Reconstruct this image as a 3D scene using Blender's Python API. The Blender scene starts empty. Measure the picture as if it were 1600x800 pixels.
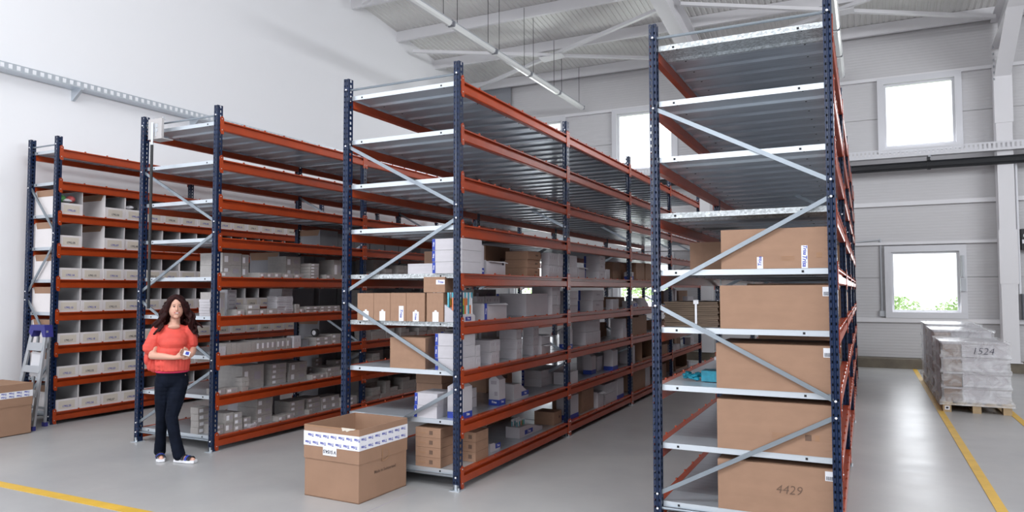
import bpy, bmesh, math, random
from mathutils import Vector, Matrix, Euler
S = bpy.context.scene
COL = S.collection
R = math.radians
# ------------------------------------------------------------------ camera, sky, light, exposure
FPX, PITCH, YAW, ROLL = 1121.08, 0.0470, 0.4572, 0.0018
cam = bpy.data.objects.new('camera', bpy.data.cameras.new('camera')); COL.objects.link(cam)
cam.data.sensor_width = 36.0; cam.data.lens = FPX / 1600 * 36.0; cam.data.clip_end = 300
cam.matrix_world = (Matrix.Translation((0, 0, 1.7)) @ Matrix.Rotation(YAW, 4, 'Z')
                    @ Matrix.Rotation(math.pi / 2 + PITCH, 4, 'X') @ Matrix.Rotation(-ROLL, 4, 'Z'))
S.camera = cam
S.view_settings.view_transform = 'Standard'; S.view_settings.look = 'None'
S.view_settings.gamma = 1; S.view_settings.use_curve_mapping = False
S.view_settings.exposure = 0.12
world = bpy.data.worlds.new('sky'); S.world = world; world.use_nodes = True
bg = world.node_tree.nodes['Background']; bg.inputs[0].default_value = (0.90, 0.95, 1.0, 1); bg.inputs[1].default_value = 2.6
def area(name, loc, target, sx, sy, power, color=(1, 1, 1)):
    l = bpy.data.lights.new(name, 'AREA'); l.shape = 'RECTANGLE'; l.size = sx; l.size_y = sy; l.energy = power; l.color = color
    o = bpy.data.objects.new(name, l); COL.objects.link(o); o.location = loc
    o.rotation_euler = (Vector(target) - Vector(loc)).to_track_quat('-Z', 'Y').to_euler()
    return o
DAY = (0.93, 0.96, 1.0)
area('roof_skylight_light', (-3.5, -2.0, 9.2), (-5.0, 3.0, 0), 9, 3, 1050, DAY)
area('left_wall_wash_light', (11.7, 4.0, 5.6), (-10.0, 5.0, 5.6), 16, 1.6, 1450, DAY)  # added lamp that washes the left wall; the right wall has no window
area('rear_fill_light', (-3.0, -7.7, 5.4), (-5.0, 8.0, 2.8), 14, 1.6, 300, DAY)  # added high fill from behind; the wall there is solid
area('rear_left_fill_light', (-6.5, -7.7, 2.6), (-6.5, 6.0, 1.0), 5, 4, 230, DAY)  # added low fill from rear left for floor and rack ends; no gate built
for wx, wz in ((1.13, 5.54), (1.16, 1.85), (-5.0, 5.5), (-8.0, 5.5), (-5.06, 1.85), (-8.0, 1.85)):
    area('window_daylight', (wx, 17.7, wz), (wx, 10.0, wz - 2.5), 1.25, 1.25, 26, DAY)

# ------------------------------------------------------------------ materials
MATS = {}
def mat(name, col, rough=0.6, metal=0.0, noise=0.0, nscale=8.0, bump=0.0, bscale=60.0, spec=0.5, col2=None, voro=0.0, vscale=60, stretch=None):
    m = bpy.data.materials.new(name); m.use_nodes = True; MATS[name] = m
    nt = m.node_tree; b = nt.nodes['Principled BSDF']
    b.inputs['Base Color'].default_value = (*col, 1); b.inputs['Roughness'].default_value = rough
    b.inputs['Metallic'].default_value = metal; b.inputs['Specular IOR Level'].default_value = spec
    tc = nt.nodes.new('ShaderNodeTexCoord'); mp = nt.nodes.new('ShaderNodeMapping')
    nt.links.new(tc.outputs['Object'], mp.inputs[0])
    if stretch: mp.inputs['Scale'].default_value = stretch
    if noise or col2:
        n = nt.nodes.new('ShaderNodeTexNoise'); n.inputs['Scale'].default_value = nscale; n.inputs['Detail'].default_value = 5
        nt.links.new(mp.outputs[0], n.inputs[0])
        r = nt.nodes.new('ShaderNodeValToRGB'); r.color_ramp.elements[0].position = 0.35; r.color_ramp.elements[1].position = 0.68
        c2 = col2 or tuple(max(0, c * (1 - noise)) for c in col)
        r.color_ramp.elements[0].color = (*c2, 1); r.color_ramp.elements[1].color = (*col, 1)
        nt.links.new(n.outputs[0], r.inputs[0]); nt.links.new(r.outputs[0], b.inputs['Base Color'])
    if voro:
        v = nt.nodes.new('ShaderNodeTexVoronoi'); v.inputs['Scale'].default_value = vscale
        nt.links.new(mp.outputs[0], v.inputs[0])
        r = nt.nodes.new('ShaderNodeValToRGB'); r.color_ramp.elements[0].color = (*[c * (1 - voro) for c in col], 1); r.color_ramp.elements[1].color = (*col, 1)
        sp = nt.nodes.new('ShaderNodeSeparateColor'); nt.links.new(v.outputs['Color'], sp.inputs[0]); nt.links.new(sp.outputs[0], r.inputs[0])
        nt.links.new(r.outputs[0], b.inputs['Base Color'])
    if bump:
        n = nt.nodes.new('ShaderNodeTexNoise'); n.inputs['Scale'].default_value = bscale; n.inputs['Detail'].default_value = 4
        nt.links.new(mp.outputs[0], n.inputs[0])
        bp = nt.nodes.new('ShaderNodeBump'); bp.inputs['Strength'].default_value = bump; bp.inputs['Distance'].default_value = 0.01
        nt.links.new(n.outputs[0], bp.inputs['Height']); nt.links.new(bp.outputs[0], b.inputs['Normal'])
    return m
mat('navy', (0.005, 0.018, 0.062), 0.28, noise=0.3, nscale=14)
mat('orange', (0.40, 0.050, 0.008), 0.3, noise=0.15, nscale=6)
mat('galv', (0.60, 0.64, 0.69), 0.28, 0.6, noise=0.22, nscale=3, stretch=(0.6, 6, 6))
mat('galv_spangle', (0.62, 0.66, 0.68), 0.45, 0.35, voro=0.5, vscale=70)
mat('zinc', (0.62, 0.67, 0.72), 0.32, 0.6)
mat('brace_zinc', (0.30, 0.34, 0.38), 0.3, 0.8)
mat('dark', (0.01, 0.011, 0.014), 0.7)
mat('black', (0.012, 0.013, 0.016), 0.45)
mat('white_wall', (0.86, 0.86, 0.88), 0.75, bump=0.05, bscale=3)
mat('panel_grey', (0.58, 0.57, 0.58), 0.5)
mat('panel_dark', (0.27, 0.28, 0.31), 0.5)
mat('steel_white', (0.74, 0.73, 0.75), 0.4)
mat('frame_white', (0.66, 0.66, 0.69), 0.4)
mat('roof_sheet', (0.72, 0.71, 0.69), 0.4)
mat('plinth', (0.20, 0.17, 0.13), 0.8, noise=0.35, nscale=3)
mat('yellow', (0.72, 0.44, 0.05), 0.5, noise=0.15, nscale=5)
mat('kraft', (0.335, 0.197, 0.127), 0.72, noise=0.10, nscale=5)
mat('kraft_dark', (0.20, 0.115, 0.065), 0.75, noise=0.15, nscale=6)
mat('kraft_lid', (0.33, 0.185, 0.105), 0.75)
mat('ply_edge', (0.16, 0.11, 0.075), 0.8, noise=0.5, nscale=9, stretch=(0.5, 0.5, 25))
mat('card_white', (0.52, 0.50, 0.53), 0.6, noise=0.06, nscale=4)
mat('card_print', (0.36, 0.33, 0.37), 0.7)
mat('card_grey', (0.40, 0.375, 0.36), 0.7, noise=0.12, nscale=7)
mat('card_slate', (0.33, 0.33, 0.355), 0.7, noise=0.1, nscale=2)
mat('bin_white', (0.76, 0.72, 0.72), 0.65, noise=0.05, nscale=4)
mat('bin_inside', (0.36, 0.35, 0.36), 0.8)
mat('label_cream', (0.66, 0.60, 0.52), 0.7)
mat('label_white', (0.78, 0.78, 0.82), 0.6)
mat('ink', (0.03, 0.03, 0.05), 0.8)
mat('ink_brown', (0.14, 0.085, 0.06), 0.8)
mat('blue', (0.02, 0.05, 0.34), 0.5)
mat('blue_ink', (0.05, 0.07, 0.42), 0.6)
mat('teal', (0.01, 0.28, 0.40), 0.35, noise=0.4, nscale=20)
mat('grey_plate', (0.48, 0.46, 0.46), 0.5)
mat('alu', (0.50, 0.52, 0.55), 0.35, 0.6)
mat('purple', (0.03, 0.03, 0.20), 0.5)
mat('skin', (0.62, 0.34, 0.25), 0.5)
mat('eye_white', (0.45, 0.42, 0.42), 0.4)
mat('lips', (0.45, 0.10, 0.09), 0.5)
mat('blouse', (0.74, 0.085, 0.062), 0.7, noise=0.2, nscale=12, bump=0.35, bscale=16)
mat('top_pink', (0.65, 0.03, 0.10), 0.7)
mat('denim', (0.007, 0.010, 0.020), 0.85, noise=0.4, nscale=10, bump=0.3, bscale=14, spec=0.1)
mat('hair', (0.030, 0.007, 0.007), 0.6, noise=0.5, nscale=30, bump=0.6, bscale=40, spec=0.15)
mat('wood', (0.52, 0.38, 0.22), 0.7, noise=0.25, nscale=6)
mat('foliage', (0.42, 0.58, 0.26), 0.8)
mat('foliage_pale', (0.62, 0.74, 0.45), 0.8)
mat('meadow', (0.60, 0.66, 0.48), 0.9)
mat('diffuser', (0.80, 0.81, 0.80), 0.25)
mat('duct_grey', (0.50, 0.52, 0.55), 0.5)
mat('toy_green', (0.10, 0.35, 0.10), 0.6); mat('toy_red', (0.5, 0.10, 0.10), 0.6)
mat('brush_cyan', (0.10, 0.42, 0.52), 0.4); mat('brush_orange', (0.7, 0.2, 0.08), 0.4)
def setup_floor():
    m = mat('concrete', (0.34, 0.335, 0.335), 0.3)
    nt = m.node_tree; b = nt.nodes['Principled BSDF']; L = nt.links
    tc = nt.nodes.new('ShaderNodeTexCoord')
    n1 = nt.nodes.new('ShaderNodeTexNoise'); n1.inputs['Scale'].default_value = 0.55; n1.inputs['Detail'].default_value = 8; n1.inputs['Roughness'].default_value = 0.62
    r1 = nt.nodes.new('ShaderNodeValToRGB'); r1.color_ramp.elements[0].position = 0.3; r1.color_ramp.elements[1].position = 0.7
    r1.color_ramp.elements[0].color = (0.335, 0.335, 0.345, 1); r1.color_ramp.elements[1].color = (0.45, 0.445, 0.435, 1)
    L.new(tc.outputs['Object'], n1.inputs[0]); L.new(n1.outputs[0], r1.inputs[0]); L.new(r1.outputs[0], b.inputs['Base Color'])
    n2 = nt.nodes.new('ShaderNodeTexNoise'); n2.inputs['Scale'].default_value = 3; n2.inputs['Detail'].default_value = 6
    r2 = nt.nodes.new('ShaderNodeMapRange'); r2.inputs[3].default_value = 0.26; r2.inputs[4].default_value = 0.40
    L.new(tc.outputs['Object'], n2.inputs[0]); L.new(n2.outputs[0], r2.inputs[0]); L.new(r2.outputs[0], b.inputs['Roughness'])
    n3 = nt.nodes.new('ShaderNodeTexNoise'); n3.inputs['Scale'].default_value = 5; n3.inputs['Detail'].default_value = 2
    bp = nt.nodes.new('ShaderNodeBump'); bp.inputs['Strength'].default_value = 0.05; bp.inputs['Distance'].default_value = 0.02
    L.new(tc.outputs['Object'], n3.inputs[0]); L.new(n3.outputs[0], bp.inputs['Height']); L.new(bp.outputs[0], b.inputs['Normal'])
setup_floor()
def setup_ribbed(name, base, scale, axis, strength):
    m = MATS[name]; nt = m.node_tree; b = nt.nodes['Principled BSDF']
    tc = nt.nodes.new('ShaderNodeTexCoord'); w = nt.nodes.new('ShaderNodeTexWave'); w.bands_direction = axis; w.inputs['Scale'].default_value = scale
    bp = nt.nodes.new('ShaderNodeBump'); bp.inputs['Strength'].default_value = strength; bp.inputs['Distance'].default_value = 0.004
    nt.links.new(tc.outputs['Object'], w.inputs[0]); nt.links.new(w.outputs[1], bp.inputs['Height']); nt.links.new(bp.outputs[0], b.inputs['Normal'])
setup_ribbed('panel_grey', None, 5.0, 'Z', 0.5)
def wrap_mat():
    m = bpy.data.materials.new('stretch_film'); m.use_nodes = True; MATS['film'] = m
    nt = m.node_tree; b = nt.nodes['Principled BSDF']; out = nt.nodes['Material Output']
    b.inputs['Base Color'].default_value = (0.85, 0.87, 0.9, 1); b.inputs['Roughness'].default_value = 0.12
    n = nt.nodes.new('ShaderNodeTexNoise'); n.inputs['Scale'].default_value = 5; n.inputs['Detail'].default_value = 4; n.inputs['Distortion'].default_value = 1.2
    bp = nt.nodes.new('ShaderNodeBump'); bp.inputs['Strength'].default_value = 0.7; bp.inputs['Distance'].default_value = 0.03
    nt.links.new(n.outputs[0], bp.inputs['Height']); nt.links.new(bp.outputs[0], b.inputs['Normal'])
    tr = nt.nodes.new('ShaderNodeBsdfTransparent'); mx = nt.nodes.new('ShaderNodeMixShader')
    rg = nt.nodes.new('ShaderNodeMapRange'); rg.inputs[1].default_value = 0.3; rg.inputs[2].default_value = 0.7; rg.inputs[3].default_value = 0.14; rg.inputs[4].default_value = 0.55
    nt.links.new(n.outputs[0], rg.inputs[0]); nt.links.new(rg.outputs[0], mx.inputs[0])
    nt.links.new(tr.outputs[0], mx.inputs[1]); nt.links.new(b.outputs[0], mx.inputs[2]); nt.links.new(mx.outputs[0], out.inputs[0])
wrap_mat()
def glass_mat():
    m = bpy.data.materials.new('window_glass'); m.use_nodes = True; MATS['glass'] = m
    nt = m.node_tree; out = nt.nodes['Material Output']
    g = nt.nodes.new('ShaderNodeBsdfGlossy'); g.inputs['Roughness'].default_value = 0.03
    tr = nt.nodes.new('ShaderNodeBsdfTransparent'); mx = nt.nodes.new('ShaderNodeMixShader'); mx.inputs[0].default_value = 0.06
    nt.links.new(tr.outputs[0], mx.inputs[1]); nt.links.new(g.outputs[0], mx.inputs[2]); nt.links.new(mx.outputs[0], out.inputs[0])
glass_mat()

# ------------------------------------------------------------------ mesh helpers
class MB:
    def __init__(s): s.v = []; s.f = []; s.m = []; s.mats = []
    def mi(s, m):
        if m not in s.mats: s.mats.append(m)
        return s.mats.index(m)
    def add(s, vs, fs, m):
        b = len(s.v); s.v += [tuple(v) for v in vs]; k = s.mi(m)
        for f in fs: s.f.append(tuple(i + b for i in f)); s.m.append(k)
        return s
    def box(s, x0, x1, y0, y1, z0, z1, m):
        return s.add([(x0,y0,z0),(x1,y0,z0),(x1,y1,z0),(x0,y1,z0),(x0,y0,z1),(x1,y0,z1),(x1,y1,z1),(x0,y1,z1)],
                     [(0,3,2,1),(4,5,6,7),(0,1,5,4),(1,2,6,5),(2,3,7,6),(3,0,4,7)], m)
    def prism(s, pts, axis, a, b, m, caps=True):
        n = len(pts); vs = []
        for t in (a, b):
            for p, q in pts:
                vs.append({'x': (t, p, q), 'y': (p, t, q), 'z': (p, q, t)}[axis])
        fs = [(i, (i + 1) % n, n + (i + 1) % n, n + i) for i in range(n)]
        if caps: fs += [tuple(range(n))[::-1], tuple(range(n, 2 * n))]
        return s.add(vs, fs, m)
    def tube(s, p, q, r, m, n=8, r2=None):
        p = Vector(p); q = Vector(q); d = (q - p).normalized()
        u = d.cross(Vector((0, 0, 1)) if abs(d.z) < 0.9 else Vector((1, 0, 0))).normalized(); w = d.cross(u)
        r2 = r if r2 is None else r2; vs = []
        for c, rr in ((p, r), (q, r2)):
            for i in range(n):
                a = 2 * math.pi * i / n; vs.append(c + u * math.cos(a) * rr + w * math.sin(a) * rr)
        fs = [(i, (i + 1) % n, n + (i + 1) % n, n + i) for i in range(n)] + [tuple(range(n))[::-1], tuple(range(n, 2 * n))]
        return s.add(vs, fs, m)
    def bar(s, p, q, w, t, m, up=(0, 0, 1)):
        p = Vector(p); q = Vector(q); d = (q - p).normalized(); up = Vector(up); up = Vector((1, 0, 0)) if abs(d.dot(up.normalized())) > .999 else up
        u = d.cross(up).normalized(); v = u.cross(d)
        vs = [c + u * a * w / 2 + v * b * t / 2 for c in (p, q) for a, b in ((-1,-1),(1,-1),(1,1),(-1,1))]
        return s.add(vs, [(0,1,2,3),(7,6,5,4),(0,4,5,1),(1,5,6,2),(2,6,7,3),(3,7,4,0)], m)
    def ball(s, c, r, m, n=8):
        vs = []; fs = []; k = n // 2
        for i in range(k + 1):
            for j in range(n):
                a = math.pi * i / k; b = 2 * math.pi * j / n
                vs.append((c[0] + r[0] * math.sin(a) * math.cos(b), c[1] + r[1] * math.sin(a) * math.sin(b), c[2] + r[2] * math.cos(a)))
        for i in range(k):
            for j in range(n):
                fs.append((i * n + j, (i + 1) * n + j, (i + 1) * n + (j + 1) % n, i * n + (j + 1) % n))
        return s.add(vs, fs, m)
    def mesh(s, name):
        me = bpy.data.meshes.new(name); me.from_pydata(s.v, [], s.f)
        for m in s.mats: me.materials.append(MATS[m])
        me.polygons.foreach_set('material_index', s.m)
        bm = bmesh.new(); bm.from_mesh(me); bmesh.ops.recalc_face_normals(bm, faces=bm.faces); bm.to_mesh(me); bm.free()
        return me
def obj(name, me, parent=None, loc=(0, 0, 0), scale=None, rot=None, label=None):
    if isinstance(me, MB): me = me.mesh(name)
    o = bpy.data.objects.new(name, me); COL.objects.link(o); o.location = loc
    if scale: o.scale = scale
    if rot: o.rotation_euler = rot
    if parent: o.parent = parent
    if label: o['label'] = label
    return o
def tag(o, label, cat, group=None, kind=None):
    if label:
        n = len(label.split())
        if not 4 <= n <= 16: print('LABEL LENGTH', n, label)
        o['label'] = label
    if cat: o['category'] = cat
    if group: o['group'] = group
    if kind: o['kind'] = kind
    return o
def empty(name, loc=(0, 0, 0), rot=None):
    o = bpy.data.objects.new(name, None); COL.objects.link(o); o.location = loc
    if rot: o.rotation_euler = rot
    return o
def struct(name, me=None):
    o = obj(name, me) if me else empty(name)
    o['kind'] = 'structure'; return o
_tx = {}; PENDING = []     # lettering and fused bodies are evaluated together at the end, in one pass
def text_mesh(txt, size, m, shear=0.0, bold=0.0):
    """flat lettering in the XZ plane facing -Y, centred"""
    key = (txt, round(size, 4), m, shear, bold)
    if key in _tx: return _tx[key]
    me = bpy.data.meshes.new('lettering'); me.materials.append(MATS[m]); _tx[key] = me
    PENDING.append(('text', me, key)); return me
def finish_pending():
    todo = []
    for p in PENDING:
        if p[0] == 'text':
            _, me, (txt, size, m, shear, bold) = p
            cu = bpy.data.curves.new('t', 'FONT'); cu.body = txt; cu.size = size; cu.shear = shear; cu.offset = bold
            cu.align_x = 'CENTER'; cu.align_y = 'CENTER'; cu.resolution_u = 2
            o = bpy.data.objects.new('t', cu); M = Matrix.Rotation(math.pi / 2, 4, 'X')
        else:
            _, me, raw, voxel, smooth = p
            o = bpy.data.objects.new('t', raw); M = None
            md = o.modifiers.new('r', 'REMESH'); md.mode = 'VOXEL'; md.voxel_size = voxel
            if smooth: sm = o.modifiers.new('s', 'SMOOTH'); sm.iterations = smooth; sm.factor = .6
        COL.objects.link(o); todo.append((o, me, M, p[0]))
    dg = bpy.context.evaluated_depsgraph_get()
    for o, me, M, kind in todo:
        ev = bpy.data.meshes.new_from_object(o.evaluated_get(dg))
        bm = bmesh.new(); bm.from_mesh(ev)
        if M: bm.transform(M)
        for f in bm.faces: f.material_index = 0; f.smooth = kind == 'fuse'
        bm.to_mesh(me); bm.free(); bpy.data.meshes.remove(ev)
    for o, *_ in todo: bpy.data.objects.remove(o)
ORD = ['zeroth','first','second','third','fourth','fifth','sixth','seventh','eighth','ninth','tenth','eleventh','twelfth','thirteenth','fourteenth','fifteenth','sixteenth','seventeenth','eighteenth','nineteenth','twentieth']
TENS = {20:'twenty',30:'thirty',40:'forty',50:'fifty',60:'sixty',70:'seventy'}
def od(n):
    if n <= 20: return ORD[n]
    t = n // 10 * 10
    return TENS[t] + '-' + ORD[n - t] if n % 10 else TENS[t][:-1] + 'ieth'

# ------------------------------------------------------------------ room
RX = dict(A=-9.27, B=-6.19, C=-3.12, D=-.165); RW = dict(A=.62, B=1.23, C=1.26, D=1.255); RY = dict(A=5.62, B=5.44, C=5.31, D=5.22)
LZ = [None] + [.155 + .422 * i for i in range(9)]
BAY = 2.5
YF = 17.9
struct('floor', MB().box(-10.4, 12, -8, 18.1, -0.2, 0, 'concrete'))
ll = MB(); fl = bpy.data.objects['floor']
obj('yellow_line', MB().box(.86, .94, 2.0, 17.5, .0, .004, 'yellow'), fl)
obj('yellow_line', MB().box(1.72, 1.80, 2.0, 17.5, .0, .004, 'yellow'), fl)
obj('yellow_line', MB().box(-10.05, -4.2, 3.70, 3.80, .0, .004, 'yellow'), fl)
obj('floor_joint', MB().box(-3.47, -3.46, -6, 5.2, .0, .0008, 'card_print'), fl)
tag(obj('ground', MB().box(-60, 60, 18.3, 90, -.6, -.4, 'meadow')), None, None, None, 'structure')
# left wall: smooth white plaster
wl = struct('wall_left', MB().box(-10.4, -10.1, -8, 18.1, 0, 9.9, 'white_wall'))
struct('wall_right', MB().box(12, 12.3, -8, 18.1, 0, 8.2, 'panel_grey'))
struct('wall_front', MB().box(-10.4, 12.3, -8.3, -8, 0, 10.5, 'panel_grey'))
# far wall: horizontal cladding panels with window openings
wb = struct('wall_back')
WIN = [(.46, 1.81, 4.83, 6.25), (.52, 1.80, 1.2, 2.51), (-5.72, -4.27, 4.78, 6.26), (-8.72, -7.28, 4.78, 6.26), (-5.72, -4.4, 1.2, 2.51), (-8.7, -7.35, 1.2, 2.51)]
zs = [.2, 1.0, 1.95, 2.68, 3.6, 4.62, 5.5, 6.42, 7.55]
for k in range(len(zs) - 1):
    za, zb = zs[k] + .006, zs[k + 1] - .006
    cuts = sorted([w for w in WIN if w[2] < zb and w[3] > za])
    mb = MB(); x = -10.1
    for w in cuts:
        mb.box(x, w[0], YF, YF + .1, za, zb, 'panel_grey'); 
        if w[2] > za: mb.box(w[0], w[1], YF, YF + .1, za, w[2], 'panel_grey')
        if w[3] < zb: mb.box(w[0], w[1], YF, YF + .1, w[3], zb, 'panel_grey')
        x = w[1]
    mb.box(x, 9.5, YF, YF + .1, za, zb, 'panel_grey')
    obj('wall_panel', mb, wb)
sk = MB()
for z in zs[1:-1]:
    x = -10.1
    for w in sorted([w for w in WIN if w[2] < z + .02 and w[3] > z - .02]): sk.box(x, w[0], YF + .03, YF + .09, z - .01, z + .01, 'panel_grey'); x = w[1]
    sk.box(x, 9.5, YF + .03, YF + .09, z - .01, z + .01, 'panel_grey')
obj('joint_seal', sk, wb)
for z, h in ((3.57, .09), (2.70, .06), (1.02, .09), (4.66, .07), (6.38, .07)):
    obj('girt', MB().box(-10.1, 9.5, YF - .09, YF, z - h / 2, z + h / 2, 'steel_white'), wb)
obj('dark_corner_sheet', MB().box(-9.95, -8.78, YF - .14, YF - .095, 5.3, 7.5, 'panel_dark'), wb)  # darker grey sheet set just proud of the far wall's left corner
pl = struct('baseboard_back', MB().box(-10.1, 9.5, YF - .4, YF + .1, 0, .2, 'plinth'))
for i, (x0, x1, z0, z1) in enumerate(WIN):
    w = struct('window_%d' % (i + 1)); up = z0 > 3
    f = .13
    mb = MB()
    for a in ((x0 - f, x0, z0 - f, z1 + f), (x1, x1 + f, z0 - f, z1 + f), (x0, x1, z1, z1 + f), (x0, x1, z0 - f, z0)): mb.box(a[0], a[1], YF - .10, YF + .12, a[2], a[3], 'frame_white')
    obj('window_surround', mb, w)
    g = .045; mb = MB()
    for a in ((x0, x0 + g, z0, z1), (x1 - g, x1, z0, z1), (x0 + g, x1 - g, z1 - g, z1), (x0 + g, x1 - g, z0, z0 + g)): mb.box(a[0], a[1], YF - .02, YF + .06, a[2], a[3], 'frame_white')
    obj('window_frame', mb, w)
    obj('pane', MB().box(x0 + g, x1 - g, YF + .02, YF + .03, z0 + g, z1 - g, 'glass'), w)
    if not up:
        mb = MB().tube((x1 + .05, YF - .13, z1 - .1), (x1 + .05, YF - .13, z0 + .75), .03, 'duct_grey').box(x1 + .0, x1 + .1, YF - .17, YF - .1, z0 + .45, z0 + .72, 'duct_grey')
        obj('window_opener', mb, w)
        mb = MB().tube((x0 - .2, YF - .03, z1 + .3), (x0 - .2, YF - .03, z0 - .1), .02, 'duct_grey').tube((x0 - .2, YF - .03, z1 + .28), (x0 - 1.2, YF - .03, z1 + .2), .015, 'duct_grey')
        mb.box(x0 - .25, x0 - .12, YF - .06, YF, z0 - .1, z0 + .02, 'duct_grey'); obj('opener_cable', mb, w)
# columns and roof frames
ROOFS = .115
def zr(y): return 7.55 + ROOFS * (YF - y)
FRX = [-9.7, -3.45, 2.62, 8.8]
for x in FRX:
    c = MB()
    c.box(x - .14, x + .14, YF - .42, YF - .395, .2, 6.4, 'steel_white').box(x - .14, x + .14, YF - .12, YF - .095, .2, 6.4, 'steel_white').box(x - .006, x + .006, YF - .4, YF - .12, .2, 6.4, 'steel_white')
    c.box(x - .16, x + .16, YF - .435, YF - .42, 1.8, 2.9, 'steel_white').box(x - .16, x + .16, YF - .44, YF - .42, 5.1, 6.35, 'steel_white')
    c.box(x - .18, x + .18, YF - .45, YF - .05, .2, .22, 'steel_white')
    obj('column', c, wb)
    # stiffener plate + bolts
    b = MB()
    for k in range(6): b.tube((x - .17, YF - .5, 6.0 + .13 * k), (x - .145, YF - .5, 6.0 + .13 * k), .025, 'alu', 6)
    obj('bolt_row', b, wb)
ce = struct('ceiling')
rs = MB(); n = 0
# trapezoidal sheet, ribs along the slope
ys = (-8.0, YF + .2); x = -10.4; pts = []
while x < 12:
    pts += [(x, 0), (x + .06, 0), (x + .07, .012), (x + .11, .012)]; x += .12
for y in ys:
    for p, q in pts: rs.v.append((p, y, zr(y) + q))
N = len(pts); rs.mats = ['roof_sheet']
for i in range(N - 1): rs.f.append((i, i + 1, N + i + 1, N + i)); rs.m.append(0)
obj('roof_sheet', rs, ce)
for k in range(15):
    y = YF - .25 - 1.72 * k
    z = zr(y)
    p = MB().prism([(y - .03, z - .24), (y + .05, z - .24), (y + .05, z - .225), (y - .015, z - .225), (y - .015, z - .015), (y + .05, z - .015), (y + .05, z), (y - .03, z)], 'x', -10.12, 9.5, 'steel_white')
    obj('purlin', p, ce)
for x in FRX[1:]:
    r = MB()
    y0, y1 = YF - .1, -8
    for t0, t1, w in ((.24, .265, .14), (.80, .825, .14)):
        r.add([(x - w, y0, zr(y0) - t0), (x + w, y0, zr(y0) - t0), (x + w, y1, zr(y1) - t0), (x - w, y1, zr(y1) - t0),
               (x - w, y0, zr(y0) - t1), (x + w, y0, zr(y0) - t1), (x + w, y1, zr(y1) - t1), (x - w, y1, zr(y1) - t1)],
              [(0,1,2,3),(7,6,5,4),(0,4,5,1),(1,5,6,2),(2,6,7,3),(3,7,4,0)], 'steel_white')
    r.add([(x - .006, y0, zr(y0) - .25), (x - .006, y1, zr(y1) - .25), (x - .006, y1, zr(y1) - .81), (x - .006, y0, zr(y0) - .81),
           (x + .006, y0, zr(y0) - .25), (x + .006, y1, zr(y1) - .25), (x + .006, y1, zr(y1) - .81), (x + .006, y0, zr(y0) - .81)],
          [(0,1,2,3),(7,6,5,4),(0,4,5,1),(1,5,6,2),(2,6,7,3),(3,7,4,0)], 'steel_white')
    obj('rafter', r, ce)
for x in FRX:
    h = MB()   # haunch between column head and rafter
    h.add([(x - .14, YF - .42, 6.05), (x + .14, YF - .42, 6.05), (x + .14, YF - 2.0, zr(YF - 2) - .82), (x - .14, YF - 2.0, zr(YF - 2) - .82),
           (x - .14, YF - .40, 6.09), (x + .14, YF - .40, 6.09), (x + .14, YF - 2.0, zr(YF - 2) - .79), (x - .14, YF - 2.0, zr(YF - 2) - .79)],
          [(0,1,2,3),(7,6,5,4),(0,4,5,1),(1,5,6,2),(2,6,7,3),(3,7,4,0)], 'steel_white')
    h.prism([(YF - .1, 6.0), (YF - .41, 6.06), (YF - 2.0, zr(YF - 2) - .8), (YF - .1, zr(YF) - .8)], 'x', x - .007, x + .007, 'steel_white')
    obj('haunch', h, ce)
# cross bracing in the roof planes
def brace_x(xa, xb, ya, yb):
    za, zb = zr(ya) - .34, zr(yb) - .34
    m = ((xa + xb) / 2, (ya + yb) / 2, (za + zb) / 2)
    for p, q in (((xa, ya, za), (xb, yb, zb)), ((xa, yb, zb), (xb, ya, za))): obj('bracing_bar', MB().bar(p, q, .09, .07, 'steel_white'), ce)
    g = MB().add([(m[0] - .32, m[1] - .1, m[2] - .05), (m[0] + .32, m[1] - .22, m[2] - .05), (m[0] + .32, m[1] + .1, m[2] - .075), (m[0] - .32, m[1] + .22, m[2] - .075)], [(0, 1, 2, 3)], 'steel_white')
    g.box(m[0] - .3, m[0] + .3, m[1] - .14, m[1] + .14, m[2] - .06, m[2] - .045, 'steel_white')
    obj('gusset_plate', g, ce)
brace_x(-9.9, -3.6, 17.35, 14.6); brace_x(-3.3, 2.5, 17.35, 14.6); brace_x(-9.55, -3.6, 12.2, 9.4); brace_x(2.75, 8.7, 17.35, 14.6)

# ------------------------------------------------------------------ services on the walls
t = empty('cable_tray', (-10.1, 6, 4.62)); tag(t, 'perforated galvanised cable tray running along the white plaster wall', 'cable tray')
def tray(parent, length, axis, m, step=.25):
    mb = MB()
    L2 = length / 2
    if axis == 'y':
        mb.box(0.0, .012, -L2, L2, -.0, .004, m)
        # face with slots: upper and lower strip and webs between
        X = .2
        mb.box(0, X, -L2, L2, -.06, -.056, m)
        for zz in ((-.06, -.04), (0.02, .035)): mb.box(X, X + .004, -L2, L2, zz[0], zz[1], m)
        y = -L2
        while y < L2: mb.box(X, X + .004, y, y + .05, -.04, .02, m); y += .1
    return mb
obj('tray_body', tray(t, 23, 'y', 'zinc'), t)
for y in [-10, -8, -6, -4, -2, 0, 2, 4, 6, 8, 10]:
    if True: obj('tray_bracket', MB().prism([(0, -.06), (.22, -.06), (.22, -.085), (.03, -.22), (0, -.22)], 'y', y + .3, y + .34, 'zinc'), t)
t = empty('cable_tray', (0, YF - .45, 4.62)); tag(t, 'white slotted cable tray on the far wall above the black pipe', 'cable tray')
mb = MB().box(-10, 9.4, -.1, .1, -.10, -.09, 'frame_white').box(-10, 9.4, -.104, -.1, -.10, -.05, 'frame_white').box(-10, 9.4, -.104, -.1, .05, .08, 'frame_white')
x = -10
while x < 9.3: mb.box(x, x + .045, -.104, -.1, -.05, .05, 'frame_white'); x += .08
obj('tray_body', mb, t)
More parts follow.
